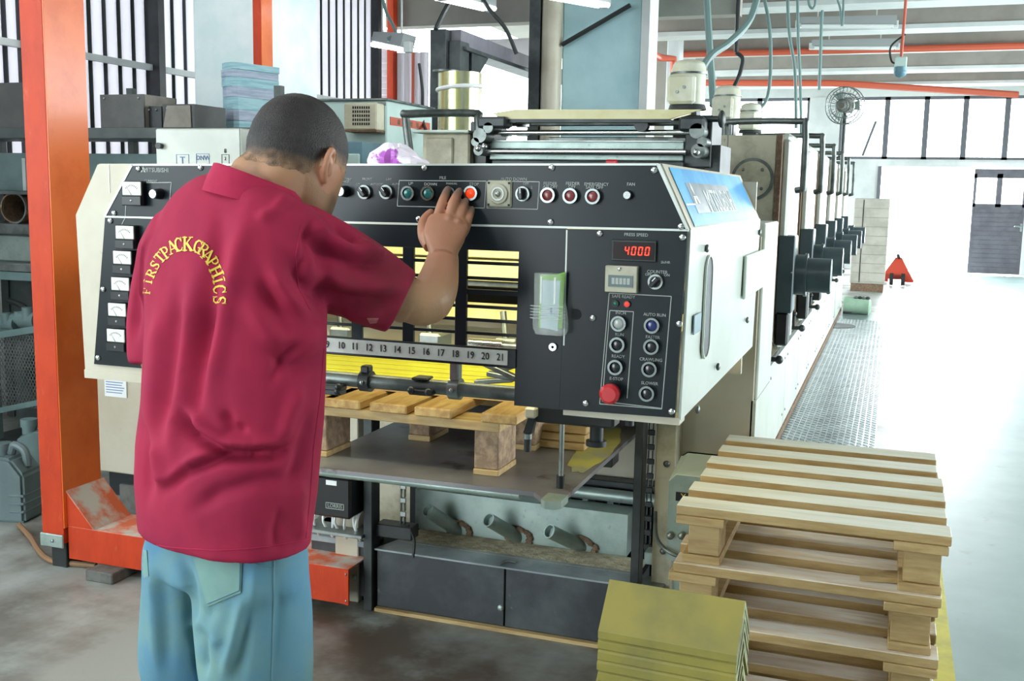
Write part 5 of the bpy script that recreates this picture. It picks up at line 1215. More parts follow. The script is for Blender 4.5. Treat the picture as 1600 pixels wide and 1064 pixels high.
# plastic bag on the hood
bg_ = thing('plastic_bag', 'crumpled magenta and white plastic bag lying on top of the hood', 'bag', (-1.27, 2.6, 1.47))
b = MB().ball((-1.275, 2.60, 1.495), (.070, .05, .046), 26, 18)
b.ball((-1.215, 2.58, 1.486), (.055, .035, .018), 18, 10)
for v in b.bm.verts:
    n_ = noise.noise(v.co*22); m_ = noise.noise(v.co*55); v.co += Vector((n_*.012, m_*.01, abs(n_)*.014-.3*abs(m_)*.01)); v.co.z = max(v.co.z, 1.4725)
b.build('film', M['magenta'], bg_, smooth=False)

# =================================================================== STEEL PORTAL, TANK, FAR THINGS
pt = thing('steel_portal', 'dark steel crane portal framing the bright yard', 'portal', (-3.3, 7.6, 0))
a, c = AY(672, 46, 7.5), AY(697, 46, 7.5)
MB().box(a.x, c.x, 7.5, 7.75, 0, a.z, .004).build('post', M['dark_steel'], pt, smooth=False)
MB().box(c.x, c.x+.10, 7.55, 7.72, 0, a.z-.08, .004).build('post_web', M['dark_steel'], pt, smooth=False)
MB().box(c.x-.03, c.x+.08, 7.6, 10.2, 2.50, 2.625, .003).build('beam', M['door'], pt, smooth=False); MB().box(c.x-.06, c.x+.13, 7.6, 10.2, 2.47, 2.50, .003).build('beam_flange', M['dark_steel'], pt, smooth=False)
MB().slab([(c.x+.08, 7.75, 2.47), (c.x+.08, 8.1, 2.47), (c.x+.08, 7.75, 2.2)], (.03, 0, 0)).build('knee_plate', M['dark_steel'], pt, smooth=False)
MB().cyl((c.x+.02, 10.1, 2.62), (c.x+.02, 10.1, 4.0), .03, n=10).build('hanger', M['dark_steel'], pt)
tk = thing('steel_tank', 'tall polished steel tank with a white hose round it', 'tank', (-2.55, 6.1, 0))
a, c = AY(677, 112, 6.0), AY(741, 112, 6.0); cx, rr = (a.x+c.x)/2, (c.x-a.x)/2
MB().cyl((cx, 6.1, .56), (cx, 6.1, a.z), rr, n=36).build('tank_shell', M['tank'], tk); MB().cyl((cx-rr*.55, 6.05, a.z), (cx-rr*.55, 6.05, a.z+.012), rr*.6, n=24).build('tank_lid', M['dull_steel'], tk)
MB().box(cx-rr, cx+rr, 5.95, 6.25, 0, .56).build('stand', M['dark_steel'], tk, smooth=False)
zh = AY(690, 135, 5.95).z
MB().tube([(cx+rr*1.02*math.cos(t_), 6.1+rr*1.02*math.sin(t_), zh+.012*math.cos(t_)) for t_ in [math.pi*.7+1.35*math.pi*i/16 for i in range(17)]], .013, n=8).build('hose', M['white'], tk)
MB().tube([AY(655, 100, 7.3), AY(660, 140, 7.2), AY(661, 190, 7.1), AY(672, 215, 6.9)], .012, n=6, smooth=5).build('cable', M['black_cable'], pt)

fn = thing('standing_fan', 'round industrial fan on a pole before the far windows', 'fan', (-.6, 12, 0))
fc = AY(1320, 165, 12.0); fr = (AY(1340, 165, 12).x-AY(1299, 165, 12).x)/2+.06
ring_n = Vector((-.25, -1, -.05)).normalized(); qf = ring_n.to_track_quat('Z', 'Y')
def FP(r, t_, d): return fc+qf @ Vector((r*math.cos(t_), r*math.sin(t_), d))
for d_ in (.06, -.06):
    for r_ in (fr, fr*.66, fr*.33): MB().tube([FP(r_, 2*math.pi*i/28, d_*(1 if r_ > fr*.9 else 1.5)) for i in range(29)], .006, n=5, cap=False).build('guard_ring', M['steel'], fn)
    b = MB()
    for k in range(28):
        t_ = 2*math.pi*k/28; b.tube([FP(.03, t_, d_*1.8), FP(fr*.6, t_, d_*1.6), FP(fr, t_, d_*.9)], .0035, n=4)
    b.build('guard_spokes', M['steel'], fn, kind='stuff')
for k in range(3):
    t_ = 2.1*k; MB().slab([FP(.04, t_-.5, -.02), FP(fr*.85, t_-.35, -.03), FP(fr*.88, t_+.3, .03), FP(.04, t_+.5, .02)], ring_n*.004).build('blade', M['galv'], fn)
MB().cyl(FP(0, 0, -.16), FP(0, 0, .04), .075, n=20).build('motor', M['bin_light'], fn); MB().cyl((fc.x, fc.y+.1, 0), (fc.x, fc.y+.1, fc.z-.05), .02, n=12).build('pole', M['dark_steel'], fn)
MB().cyl((fc.x, fc.y+.1, 0), (fc.x, fc.y+.1, .03), .25, n=28).build('base', M['dark_steel'], fn)
cr = thing('board_crate', 'tall pale board cabinet at the far end of the press', 'cabinet', (-.35, 17.2, 0))
a, c = AZ(1337, 452, 0), AZ(1380, 455, 0)
MB().box(-.58, -.07, 17.1, 17.6, .12, 1.42, .01).build('case', M['crate'], cr, smooth=False); MB().box(-.565, -.085, 17.12, 17.58, 0, .12).build('plinth', M['rust'], cr, smooth=False)
xd = AY(1346, 380, 17.1).x; MB().box(xd-.006, xd+.006, 17.095, 17.1, .14, 1.4).build('door_seam', M['dark_void'], cr, smooth=False)
for k in range(9): MB().box(-.575, -.075, 17.094, 17.1, .15+k*.14, .155+k*.14).build('groove', M['bin_light'], cr, smooth=False)
gc = thing('gas_cylinder', 'pale green metal cylinder lying on its side at the end of the press', 'cylinder', (-.37, 13.6, 0))
p0, p1 = AY(1318, 479, 13.5), AY(1357, 482, 13.55); zc = .11
MB().cyl((p0.x, 13.5, .125), (p1.x, 13.5, .115), .105, n=26).build('body', M['bottle_green'], gc); MB().cyl((p1.x, 13.5, .115), (p1.x+.03, 13.5, .115), .105, .06, n=26).build('end_cap', M['bottle_green'], gc)
MB().box(p0.x, p0.x+.1, 13.42, 13.58, .0, .05).build('cradle', M['dark_steel'], gc, smooth=False)
for k in range(4): MB().ball((p0.x+.14+.045*k, 13.47, .222), (.03, .03, .022), 10, 6).build('fitting', M['dark_steel'] if k % 2 else M['dull_steel'], gc)
pj = thing('pallet_truck', 'small red pallet truck parked in the glaring doorway', 'pallet truck', (.1, 18.3, 0))
p = AZ(1400, 446, 0)
MB().slab([(p.x-.26, p.y, .10), (p.x+.26, p.y, .10), (p.x+.06, p.y+.1, .46), (p.x-.03, p.y+.1, .46)], (0, .1, 0)).build('body', M['red'], pj, smooth=False)
for dx in (-.08, .10): MB().cyl((p.x+dx-.03, p.y-.05, .105), (p.x+dx+.03, p.y-.05, .105), .10, n=22).build('wheel', M['rubber'], pj)
MB().cyl((p.x+.02, p.y+.1, .45), (p.x+.0, p.y-.05, .50), .025, n=10).build('pump', M['dark_steel'], pj)
for dx in (-.2, .2): MB().box(p.x+dx-.07, p.x+dx+.07, p.y+.15, p.y+1.2, .05, .10).build('fork', M['red'], pj, smooth=False)
ht = thing('hanging_socket', 'blue-grey hanging power socket on a red drop pipe', 'socket', (0, 9, 2.4))
p = AY(1407, 105, 9.0)
MB().cyl((p.x, 9, p.z+.06), (p.x+.02, 9, 4.0), .012, n=10).build('drop_pipe', M['pipe_red'], ht); MB().box(p.x-.045, p.x+.045, 8.95, 9.05, p.z-.0, p.z+.075, .006).build('box', M['cabinet_blue'], ht)
MB().cyl((p.x, 9, p.z), (p.x, 9, p.z-.03), .05, n=20).ball((p.x, 9, p.z-.04), (.05, .05, .04), 18, 10).build('plug', M['slate_blue'], ht)
MB().tube([(p.x+.02, 9, p.z+.25), (p.x-.08, 9, p.z+.16), (p.x-.07, 9, p.z+.05), (p.x-.03, 9, p.z+.03)], .008, n=6, smooth=6).build('cable', M['black_cable'], ht)

# =================================================================== HANGING CABLES
def cable(label, pts, r, m, dd=None):
    q_ = [AD(*p) for p in pts]; b_c = MB().tube(q_, r, n=8, smooth=7)
    if q_[0].z < 3.95: b_c.tube([Vector((q_[0].x, q_[0].y, 4.0)), q_[0]], r, n=8)
    o = b_c.build('cable', M[m]); return tag(o, label, 'cable', 'cables hanging over the press')
cable('thick grey cable swooping down to the largest white motor', [(1190, -30, 5.4), (1172, 30, 5.3), (1140, 66, 5.2), (1110, 88, 5.1), (1090, 120, 5.0)], .018, 'cable')
cable('grey conduit dropping straight behind the largest white motor', [(1103, -30, 6.8), (1108, 60, 6.7), (1112, 120, 6.7), (1114, 165, 6.6)], .022, 'cable')
cable('thin dark cable looping low behind the hand rail', [(1188, -30, 7.6), (1202, 40, 7.5), (1204, 110, 7.5), (1198, 155, 7.5), (1180, 174, 7.5), (1160, 174, 7.6), (1148, 160, 7.6)], .012, 'cable')
cable('thin grey cable, first of the close pair hanging straight', [(1230, -30, 9.2), (1233, 50, 9.1), (1242, 110, 9.1), (1244, 200, 9.1)], .014, 'cable')
cable('thin grey cable, second of the close pair hanging straight', [(1246, -30, 10.2), (1247, 50, 10.1), (1250, 120, 10.1), (1252, 210, 10.1)], .014, 'cable')
cable('grey twin cable hanging near the unlit lamps', [(1290, -30, 11.2), (1284, 30, 11.1), (1282, 90, 11.1), (1280, 140, 11.1)], .016, 'cable')
cable('pale cable loop hooked up close to the ceiling', [(1262, -20, 8.0), (1264, 6, 8.0), (1270, 13, 8.0), (1274, 4, 8.0), (1272, -20, 8.0)], .010, 'cable')
cable('pale cable dangling over the unlit lamp', [(1300, -20, 9.0), (1312, 10, 9.0), (1316, 40, 9.0), (1319, -20, 9.0)], .010, 'cable')
cable('black cable bending down above the windows', [(1150, 82, 10.0), (1160, 92, 10.0), (1156, 115, 10.0), (1146, 138, 10.0)], .020, 'black_cable')
cable('thick black cable arching across the steel portal', [(742, -20, 7.8), (765, 15, 7.8), (790, 45, 7.8), (807, 84, 7.8)], .016, 'black_cable')
cable('black cable slanting to the top of the steel portal', [(704, 0, 7.7), (692, 22, 7.65), (681, 46, 7.6)], .018, 'black_cable')
cable('tangle of cable above the low hanging lamp', [(596, -10, 8.3), (604, 20, 8.3), (618, 50, 8.2), (606, 62, 8.2), (630, 58, 8.2)], .014, 'dull_steel' if False else 'cable')
# =================================================================== THE MAN
HZ = Vector((FW.x, FW.y, 0)).normalized(); HR = Vector((HZ.y, -HZ.x, 0)); ZU = Vector((0, 0, 1))
DM = 1.85
pc0 = AD(350, 860, DM)
man = thing('person', 'man in a crimson polo shirt and faded jeans pressing a panel button', 'person', (pc0.x, pc0.y, 0))
def axes(deg):
    a = R_(deg); f = HZ*math.cos(a)+HR*math.sin(a); return f, Vector((f.y, -f.x, 0))
BF, BR = axes(33)
def remesh(mb, vox, it=6, fac=0.5):
    me = bpy.data.meshes.new('tmp'); bmesh.ops.recalc_face_normals(mb.bm, faces=mb.bm.faces); mb.bm.to_mesh(me); mb.bm.free()
    o = bpy.data.objects.new('tmp', me); COL.objects.link(o)
    m1 = o.modifiers.new('r', 'REMESH'); m1.mode = 'VOXEL'; m1.voxel_size = vox; m1.use_smooth_shade = True
    if it: m2 = o.modifiers.new('s', 'SMOOTH'); m2.factor = fac; m2.iterations = it
    dg = bpy.context.evaluated_depsgraph_get(); dg.update()
    r = bpy.data.meshes.new_from_object(o.evaluated_get(dg)); bpy.data.objects.remove(o); bpy.data.meshes.remove(me)
    return r
def px_of(p):
    d = p-CAM; z = d.dot(FW); return 800+FPX*d.dot(RT)/z, 532-FPX*d.dot(UP)/z
def ell(px, py, hw, depth, ratio, z_tilt=0.0, n=40, deg=33, power=2.3):
    """horizontal ring whose silhouette spans px+-hw"""
    f, r = axes(deg); c = AD(px, py, depth); a = R_(deg)
    A = hw*depth/FPX/math.sqrt(math.cos(a)**2+(ratio*math.sin(a))**2)
    out = []
    for i in range(n):
        t_ = 2*math.pi*i/n; ct, st = math.cos(t_), math.sin(t_)
        out.append(c+r*(A*math.copysign(abs(ct)**(2/power), ct))+f*(A*ratio*math.copysign(abs(st)**(2/power), st))+ZU*(z_tilt*st))
    return out
# ---------------- shirt
def sm_(a, b, x): t_ = max(0, min(1, (x-a)/(b-a))); return t_*t_*(3-2*t_)
rows = [(840, 211, 486, .62), (835, 209, 488, .63), (810, 208, 490, .64), (760, 206, 498, .66), (700, 206, 503, .65), (640, 211, 508, .64), (580, 215, 511, .63), (520, 218, 513, .62), (470, 220, 515, .62),
        (420, 222, 518, .61), (380, 227, 517, .60), (350, 236, 512, .58), (330, 248, 502, .56), (313, 266, 486, .54), (300, 288, 462, .52), (291, 312, 440, .50)]
mb = MB(); mb.rings([ell((l+r)/2, y, (r-l)/2, DM, q, -.024*sm_(340, 295, y)) for y, l, r, q in rows])
# right sleeve, upper arm reaching to the panel
shp = AD(468, 392, DM-.01); elb = AD(668, 474, 1.93)
mb.tube([AD(420, 372, DM), AD(462, 392, DM), AD(510, 414, 1.86), AD(555, 434, 1.885), AD(596, 456, 1.90), AD(618, 468, 1.91), AD(628, 473, 1.912)],
        [.075, .086, .084, .076, .068, .064, .063], n=24)
# left sleeve hanging
mb.tube([AD(290, 362, 1.89), AD(272, 400, 1.92), AD(260, 455, 1.945), AD(252, 510, 1.955), AD(249, 555, 1.96), AD(249, 568, 1.96)], [.060, .066, .064, .060, .056, .054], n=22)
shirt_me = remesh(mb, .0055, 10)
# folds
FOLDS = [  # polyline px, amplitude (m), width (px)
    ([(520, 492), (498, 470), (470, 440), (452, 405)], -.007, 11), ([(545, 506), (520, 470), (500, 430), (490, 390)], -.005, 12), ([(514, 500), (480, 500), (440, 480), (400, 440)], -.006, 13),
    ([(512, 520), (470, 540), (420, 520), (380, 470)], .005, 14), ([(505, 560), (460, 575), (410, 550)], -.005, 12), ([(385, 330), (365, 420), (345, 520), (320, 640)], .006, 16), ([(345, 330), (335, 420), (320, 520), (300, 600)], -.005, 13),
    ([(306, 420), (296, 520), (282, 620), (262, 720)], .006, 14), ([(280, 450), (268, 560), (250, 680)], -.006, 12), ([(250, 480), (240, 580), (230, 700)], .005, 12), ([(330, 470), (318, 560), (302, 660)], -.005, 11),
    ([(278, 640), (304, 680), (347, 705), (391, 709), (440, 700)], -.010, 9), ([(290, 625), (316, 664), (350, 690), (395, 696), (445, 690)], .008, 9), ([(256, 770), (290, 736), (345, 716), (428, 712), (470, 690)], -.009, 9), ([(260, 755), (300, 722), (340, 704)], .006, 9),
    ([(240, 690), (246, 730), (258, 760)], .006, 11), ([(222, 640), (226, 720), (230, 790)], -.006, 11), ([(350, 640), (362, 668), (390, 672)], -.006, 8), ([(470, 600), (452, 650), (440, 690)], .006, 12), ([(490, 640), (474, 700), (452, 760)], -.006, 11),
    ([(300, 800), (340, 770), (400, 752), (470, 745)], -.005, 12), ([(440, 790), (430, 830), (432, 862)], -.004, 10), ([(470, 750), (466, 800), (470, 850)], .005, 10), ([(420, 600), (440, 560), (480, 530)], -.005, 10),
    ([(480, 335), (510, 372), (545, 392), (590, 404)], .007, 10), ([(470, 350), (505, 392), (550, 410), (610, 418)], -.007, 10), ([(455, 375), (500, 430), (560, 450), (630, 446)], .005, 12), ([(470, 440), (520, 465), (580, 470), (625, 470)], -.006, 12), ([(500, 470), (550, 492), (600, 495)], .005, 10),
    ([(490, 330), (478, 380), (468, 430)], -.004, 6), ([(455, 300), (430, 330), (400, 345)], .004, 10), ([(520, 350), (545, 372), (560, 380)], -.006, 7), ([(555, 375), (585, 398), (600, 402)], .006, 7), ([(420, 420), (450, 470), (500, 520)], .006, 12), ([(400, 400), (440, 500), (470, 590)], -.004, 14),
    ([(215, 380), (212, 450), (208, 540)], -.006, 9), ([(236, 360), (226, 420), (222, 480)], .006, 9)]
def seg_d(px, py, a, b):
    vx, vy = b[0]-a[0], b[1]-a[1]; L = vx*vx+vy*vy; t_ = max(0, min(1, ((px-a[0])*vx+(py-a[1])*vy)/L)); return math.hypot(px-a[0]-t_*vx, py-a[1]-t_*vy), t_
FS = 2.1
def fold(me, folds, extra=None):
    FB = [(min(p[0] for p in f[0])-3*f[2], max(p[0] for p in f[0])+3*f[2], min(p[1] for p in f[0])-3*f[2], max(p[1] for p in f[0])+3*f[2]) for f in folds]
    nr = [v.normal.copy() for v in me.vertices]
    for v in me.vertices:
        p = v.co; facing = -(p-CAM).normalized().dot(nr[v.index]); d = 0.0
        if facing > 0.0:
            x, y = px_of(p)
            for (pl, amp, wd), bb in zip(folds, FB):
                if bb[0] < x < bb[1] and bb[2] < y < bb[3]:
                    best = 1e9; n_ = len(pl)-1; tp = 0
                    for i in range(n_):
                        dd, t_ = seg_d(x, y, pl[i], pl[i+1])
                        if dd < best: best = dd; tp = (i+t_)/n_
                    if best < 3*wd: d += amp*math.exp(-(best/wd)**2)*min(1, 4*tp+.15, 4*(1-tp)+.15)
            d *= min(1, facing*2.5)
        d *= FS
        n2 = noise.noise(Vector((p.x*13, p.y*13, p.z*5)))*.0035 + noise.noise(Vector((p.x*30, p.y*30, p.z*14)))*.0012
        v.co = p+nr[v.index]*(d+n2+(extra(p) if extra else 0))
    me.update()
fold(shirt_me, FOLDS)
shirt = link('polo_shirt', shirt_me, M['shirt'], man, ang=180)
def bvh_of(me): return BVHTree.FromPolygons([v.co for v in me.vertices], [tuple(p.vertices) for p in me.polygons])
sb_bvh = bvh_of(shirt_me)
def hit(bvh, x, y, off):
    d = ray(x, y).normalized(); loc, n, i, ds = bvh.ray_cast(CAM, d)
    if loc is None: return None
    return loc - d*off
def patch_tube(bvh, pts, r, name, m, parent, off=.0, n=6, smooth=0):
    q = [hit(bvh, x, y, off) for x, y in pts]; q = [a for a in q if a is not None]
    if len(q) > 1: return MB().tube(q, r, n=n).build(name, m, parent)
def dense(pts, k=10):
    o = []
    for a, b in zip(pts, pts[1:]):
        for i in range(k): o.append((a[0]+(b[0]-a[0])*i/k, a[1]+(b[1]-a[1])*i/k))
    return o+[pts[-1]]
# hem and seams
hem = [(211, 843), (235, 850), (265, 855), (300, 858), (340, 860), (380, 858), (420, 854), (455, 848), (484, 842)]
patch_tube(sb_bvh, dense(hem, 6), .0012, 'hem_stitch', M['shirt_collar'], shirt)
patch_tube(sb_bvh, dense([(470, 352), (462, 400), (466, 450), (485, 485)], 8), .0012, 'armhole_seam', M['shirt_collar'], shirt)
patch_tube(sb_bvh, dense([(506, 545), (500, 620), (490, 700), (484, 780), (478, 840)], 8), .0012, 'side_seam', M['shirt_collar'], shirt)

# lettering FIRSTPACK GRAPHICS: serif strokes
G = {
 'F': [((.2, 0), (.2, 1), .2), ((.2, .93), (.85, .93), .09), ((.2, .5), (.65, .5), .09), ((0, .04), (.42, .04), .08), ((.85, .93), (.85, .72), .08), ((.02, .96), (.3, .96), .07)],
 'I': [((.25, 0), (.25, 1), .22), ((0, .04), (.5, .04), .08), ((0, .96), (.5, .96), .08)],
 'R': [((.2, 0), (.2, 1), .2), ((.2, .94), (.55, .94), .09), ((.55, .94), (.74, .84), .12), ((.74, .84), (.74, .62), .18), ((.74, .62), (.55, .5), .12), ((.55, .5), (.2, .5), .09), ((.45, .5), (.85, .02), .18), ((0, .04), (.4, .04), .08), ((.7, .03), (.98, .03), .07), ((0, .96), (.25, .96), .07)],
 'S': [((.78, .78), (.66, .93), .09), ((.66, .93), (.36, .95), .1), ((.36, .95), (.16, .8), .15), ((.16, .8), (.22, .62), .17), ((.22, .62), (.66, .4), .2), ((.66, .4), (.74, .2), .17), ((.74, .2), (.55, .05), .12), ((.55, .05), (.25, .06), .1), ((.25, .06), (.1, .24), .09), ((.8, .98), (.78, .72), .06), ((.1, .3), (.1, .0), .06)],
 'T': [((.42, 0), (.42, 1), .2), ((0, .94), (.84, .94), .1), ((.22, .04), (.62, .04), .08), ((.02, .96), (.02, .74), .07), ((.82, .96), (.82, .74), .07)],
 'P': [((.2, 0), (.2, 1), .2), ((.2, .94), (.55, .94), .09), ((.55, .94), (.75, .84), .12), ((.75, .84), (.75, .6), .18), ((.75, .6), (.55, .47), .12), ((.55, .47), (.2, .47), .09), ((0, .04), (.42, .04), .08), ((0, .96), (.25, .96), .07)],
 'A': [((.1, .02), (.45, 1), .09), ((.45, 1), (.84, .02), .2), ((.22, .34), (.68, .34), .08), ((-.04, .03), (.26, .03), .07), ((.66, .03), (1.0, .03), .07)],
 'C': [((.8, .74), (.66, .92), .1), ((.66, .92), (.4, .95), .1), ((.4, .95), (.18, .78), .15), ((.18, .78), (.12, .5), .2), ((.12, .5), (.18, .22), .2), ((.18, .22), (.4, .05), .15), ((.4, .05), (.66, .07), .1), ((.66, .07), (.82, .24), .09), ((.82, .98), (.82, .7), .07)],
 'K': [((.2, 0), (.2, 1), .2), ((.2, .4), (.78, .96), .09), ((.38, .55), (.84, .02), .2), ((0, .04), (.4, .04), .08), ((0, .96), (.4, .96), .08), ((.6, .97), (.95, .97), .07), ((.65, .03), (1.0, .03), .07)],
 'G': [((.8, .76), (.66, .92), .1), ((.66, .92), (.4, .95), .1), ((.4, .95), (.18, .78), .15), ((.18, .78), (.12, .5), .2), ((.12, .5), (.18, .22), .2), ((.18, .22), (.4, .05), .15), ((.4, .05), (.62, .06), .1), ((.74, .06), (.74, .44), .18), ((.54, .43), (.94, .43), .08), ((.82, .98), (.82, .72), .07)],
 'H': [((.18, 0), (.18, 1), .2), ((.78, 0), (.78, 1), .2), ((.18, .5), (.78, .5), .1), ((0, .04), (.38, .04), .08), ((0, .96), (.38, .96), .08), ((.58, .04), (.98, .04), .08), ((.58, .96), (.98, .96), .08)]}
W8 = {'I': .5, 'F': .88}
def glyph(ch, cx, cy, ang, h, wd):
    ux, uy = math.cos(R_(ang)), math.sin(R_(ang)); vx, vy = uy, -ux      # u along baseline, v up (pixel space, y down)
    w0 = W8.get(ch, .92); b = MB()
    def T(u, v): return (cx+(u-w0/2)*wd*ux+(v-.5)*h*vx, cy+(u-w0/2)*wd*uy+(v-.5)*h*vy)
    for j, (p0, p1, tw) in enumerate(G[ch]):
        du, dv = p1[0]-p0[0], p1[1]-p0[1]; L = math.hypot(du, dv) or 1; nu, nv = -dv/L*tw/2, du/L*tw/2; eu, ev = du/L*.03, dv/L*.03
        N_ = 4; top = []
        for k in range(N_+1):
            t_ = k/N_; u, v = p0[0]-eu+(du+2*eu)*t_, p0[1]-ev+(dv+2*ev)*t_
            a, c = hit(sb_bvh, *T(u+nu, v+nv), .0016+.0001*j), hit(sb_bvh, *T(u-nu, v-nv), .0016+.0001*j)
            if a is None or c is None: break
            top.append((b.bm.verts.new(a), b.bm.verts.new(c)))
        for (a, c), (d, e) in zip(top, top[1:]): b.bm.faces.new((a, c, e, d))
    b.build('letter', M['gold'], shirt, smooth=False)
LET = [('F', 229, 455, -86, 11, 10), ('I', 231, 440, -80, 13, 10), ('R', 236, 427, -66, 14, 13), ('S', 242, 414, -58, 15, 12), ('T', 250, 402, -48, 17, 14), ('P', 259, 394, -36, 19, 14), ('A', 269, 386, -24, 20, 16), ('C', 279, 382, -10, 22, 14), ('K', 293, 381, 0, 22, 17),
       ('G', 309, 385, 17, 21, 14), ('R', 318, 390, 32, 20, 15), ('A', 325, 399, 42, 20, 16), ('P', 333, 410, 56, 19, 14), ('H', 338, 424, 64, 19, 17), ('I', 342, 438, 72, 19, 13), ('C', 343, 452, 82, 20, 15), ('S', 343, 469, 90, 20, 15)]
for g_ in LET: glyph(*g_)
# ---------------- collar
cmb = MB(); R1 = []
cc = AD(404, 306, 1.845); cf, cr_ = axes(38)
for (rr, ry, dz, dfw) in ((.074, .070, .030, -.004), (.084, .080, .010, -.004), (.098, .094, -.016, -.004), (.090, .086, -.022, -.004), (.079, .075, .008, -.004), (.069, .065, .030, -.004)):
    ring = []
    for i in range(40):
        t_ = 2*math.pi*i/40; s_ = math.sin(t_); ring.append(cc+cr_*(rr*math.cos(t_))+cf*(ry*s_+dfw)+ZU*(dz-.021*s_-.014*math.cos(t_)))
    R1.append(ring)
cmb.rings(R1+[R1[0]], cap=False); bmesh.ops.remove_doubles(cmb.bm, verts=cmb.bm.verts, dist=1e-5)
collar = cmb.build('collar', M['shirt_collar'], man, ang=60)
# ---------------- body: head, neck, arms, hands, hidden trunk
hf, hr0 = axes(26); HT = R_(24)
HF = hf*math.cos(HT)-ZU*math.sin(HT); HU = hf*math.sin(HT)+ZU*math.cos(HT); HRR = hr0
HO = AD(463, 266, 1.90); HS = .985
def H(x, y, z): return HO+HRR*(x*HS)+HF*(y*HS)+HU*(z*HS)
Hrot = Matrix(((HRR.x, HF.x, HU.x), (HRR.y, HF.y, HU.y), (HRR.z, HF.z, HU.z)))
def hb(mb, c, r): mb.ball(H(*c), tuple(a*HS for a in r), 24, 16, Hrot)
bm_ = MB()
HS_ = [(.1285, .012, -.026, .002), (.1265, .028, -.046, .020), (.120, .045, -.062, .040), (.104, .060, -.082, .064), (.082, .070, -.097, .081), (.055, .0765, -.106, .091), (.022, .0785, -.108, .096), (-.010, .0755, -.100, .0955), (-.036, .071, -.084, .094), (-.060, .065, -.062, .093), (-.082, .056, -.034, .092), (-.100, .043, -.002, .088), (-.112, .026, .030, .078)]
bm_.rings([[H(hw*math.copysign(abs(math.cos(t_))**.92, math.cos(t_)), (yf+yb)/2+(yf-yb)/2*math.copysign(abs(math.sin(t_))**.92, math.sin(t_)), z_) for t_ in [2*math.pi*i/40 for i in range(40)]] for z_, hw, yb, yf in HS_])
for s_ in (-1, 1):
    hb(bm_, (s_*.023, .083, .030), (.020, .011, .008)); hb(bm_, (s_*.011, .098, -.036), (.010, .011, .008))
    bm_.tube([H(s_*.068, .006, .002), H(s_*.078, -.008, .026), H(s_*.086, -.024, .028), H(s_*.088, -.032, .012), H(s_*.083, -.026, -.010), H(s_*.073, -.006, -.026)], [.005, .0058, .0062, .006, .006, .007], n=10, smooth=4)
    bm_.tube([H(s_*.068, -.004, -.006), H(s_*.076, -.014, .010), H(s_*.079, -.022, .018)], [.012, .010, .006], n=10)
bm_.tube([H(0, .086, .016), H(0, .098, -.012), H(0, .098, -.032), H(0, .094, -.040)], [.009, .010, .012, .008], n=10)
hb(bm_, (0, .095, -.060), (.024, .010, .006)); hb(bm_, (0, .093, -.070), (.021, .010, .006))
bm_.tube([H(0, -.030, .0), H(0, -.036, -.050), AD(417, 276, 1.872), AD(404, 302, 1.862), AD(395, 350, 1.86)], [.060, .058, .058, .064, .075], n=26, smooth=3)
bm_.rings([ell((l+r)/2, y, (r-l)/2*.70, DM, q*.70, n=28) for y, l, r, q in rows[2:-1]])
bm_.tube([AD(462, 392, DM), AD(560, 440, 1.89), AD(640, 472, 1.92)], [.050, .046, .042], n=18)
# forearm
wr = AD(694, 396, 2.045)
bm_.tube([AD(625, 462, 1.915), AD(654, 474, 1.925), AD(672, 468, 1.94), AD(683, 445, 1.975), AD(689, 420, 2.01), AD(693, 400, 2.04), wr], [.040, .041, .043, .040, .034, .0290, .0275], n=22, smooth=3)
# hand: palm and fingers resting on the panel
def PF(x, y, off): return AY(x, y, YP-.012-off)
bm_.tube([wr, PF(695, 380, .105), PF(697, 362, .088), PF(700, 345, .066)], [.027, (.034, .018), (.041, .017), (.040, .013)], n=20, smooth=3) if False else None
pr_ = []
for (x, y, off, hwx, th) in ((693, 402, .139, .0255, .022), (692, 388, .120, .0315, .021), (694, 372, .103, .040, .018), (697, 358, .088, .0425, .0165), (700, 346, .072, .041, .0135), (701, 340, .066, .036, .011)):
    c = PF(x, y, off); ax_ = (RT*.985-UP*.17).normalized(); nn = (FW*.75-UP*.66).normalized(); nn = (nn-ax_*nn.dot(ax_)).normalized()
    pr_.append([c+ax_*(hwx*math.cos(2*math.pi*i/24))+nn*(th*math.sin(2*math.pi*i/24)) for i in range(24)])
bm_.rings(pr_)
def finger(pts, rs): bm_.tube([PF(*p) for p in pts], rs, n=12, smooth=4); bm_.ball(PF(*pts[-1]), rs[-1], 12, 8)
finger([(682, 356, .078), (684, 342, .066), (690, 320, .052), (696, 305, .028), (700, 296, .009)], [.0128, .0112, .0100, .0092, .0078])
finger([(698, 354, .078), (702, 343, .068), (707, 321, .056), (713, 307, .030), (718, 299, .009)], [.0128, .0112, .0102, .0094, .0079])
finger([(712, 358, .076), (716, 348, .063), (721, 332, .050), (725, 321, .027), (728, 314, .009)], [.0124, .0108, .0098, .0090, .0076])
finger([(721, 366, .074), (727, 357, .056), (732, 341, .042), (735, 333, .022), (737, 327, .008)], [.0114, .0100, .0090, .0082, .0070])
finger([(674, 384, .105), (664, 370, .090), (661, 352, .072), (665, 341, .056), (673, 332, .042)], [.0165, .0140, .0112, .0098, .0080])
for x_, y_, o_, r_k in ((684, 345, .077, .0105), (701, 344, .080, .0108), (715, 349, .076, .0102), (726, 359, .069, .0095)): bm_.ball(PF(x_, y_, o_), r_k, 14, 10)
for a_, b_c2 in (((684, 346, .079), (690, 376, .114)), ((701, 345, .082), (696, 378, .116)), ((715, 350, .078), (702, 378, .114))): bm_.tube([PF(*a_), PF(*b_c2)], [.0075, .006], n=10)
bm_.tube([PF(667, 366, .092), PF(676, 366, .096), PF(684, 368, .102)], [.014, .017, .016], n=14)
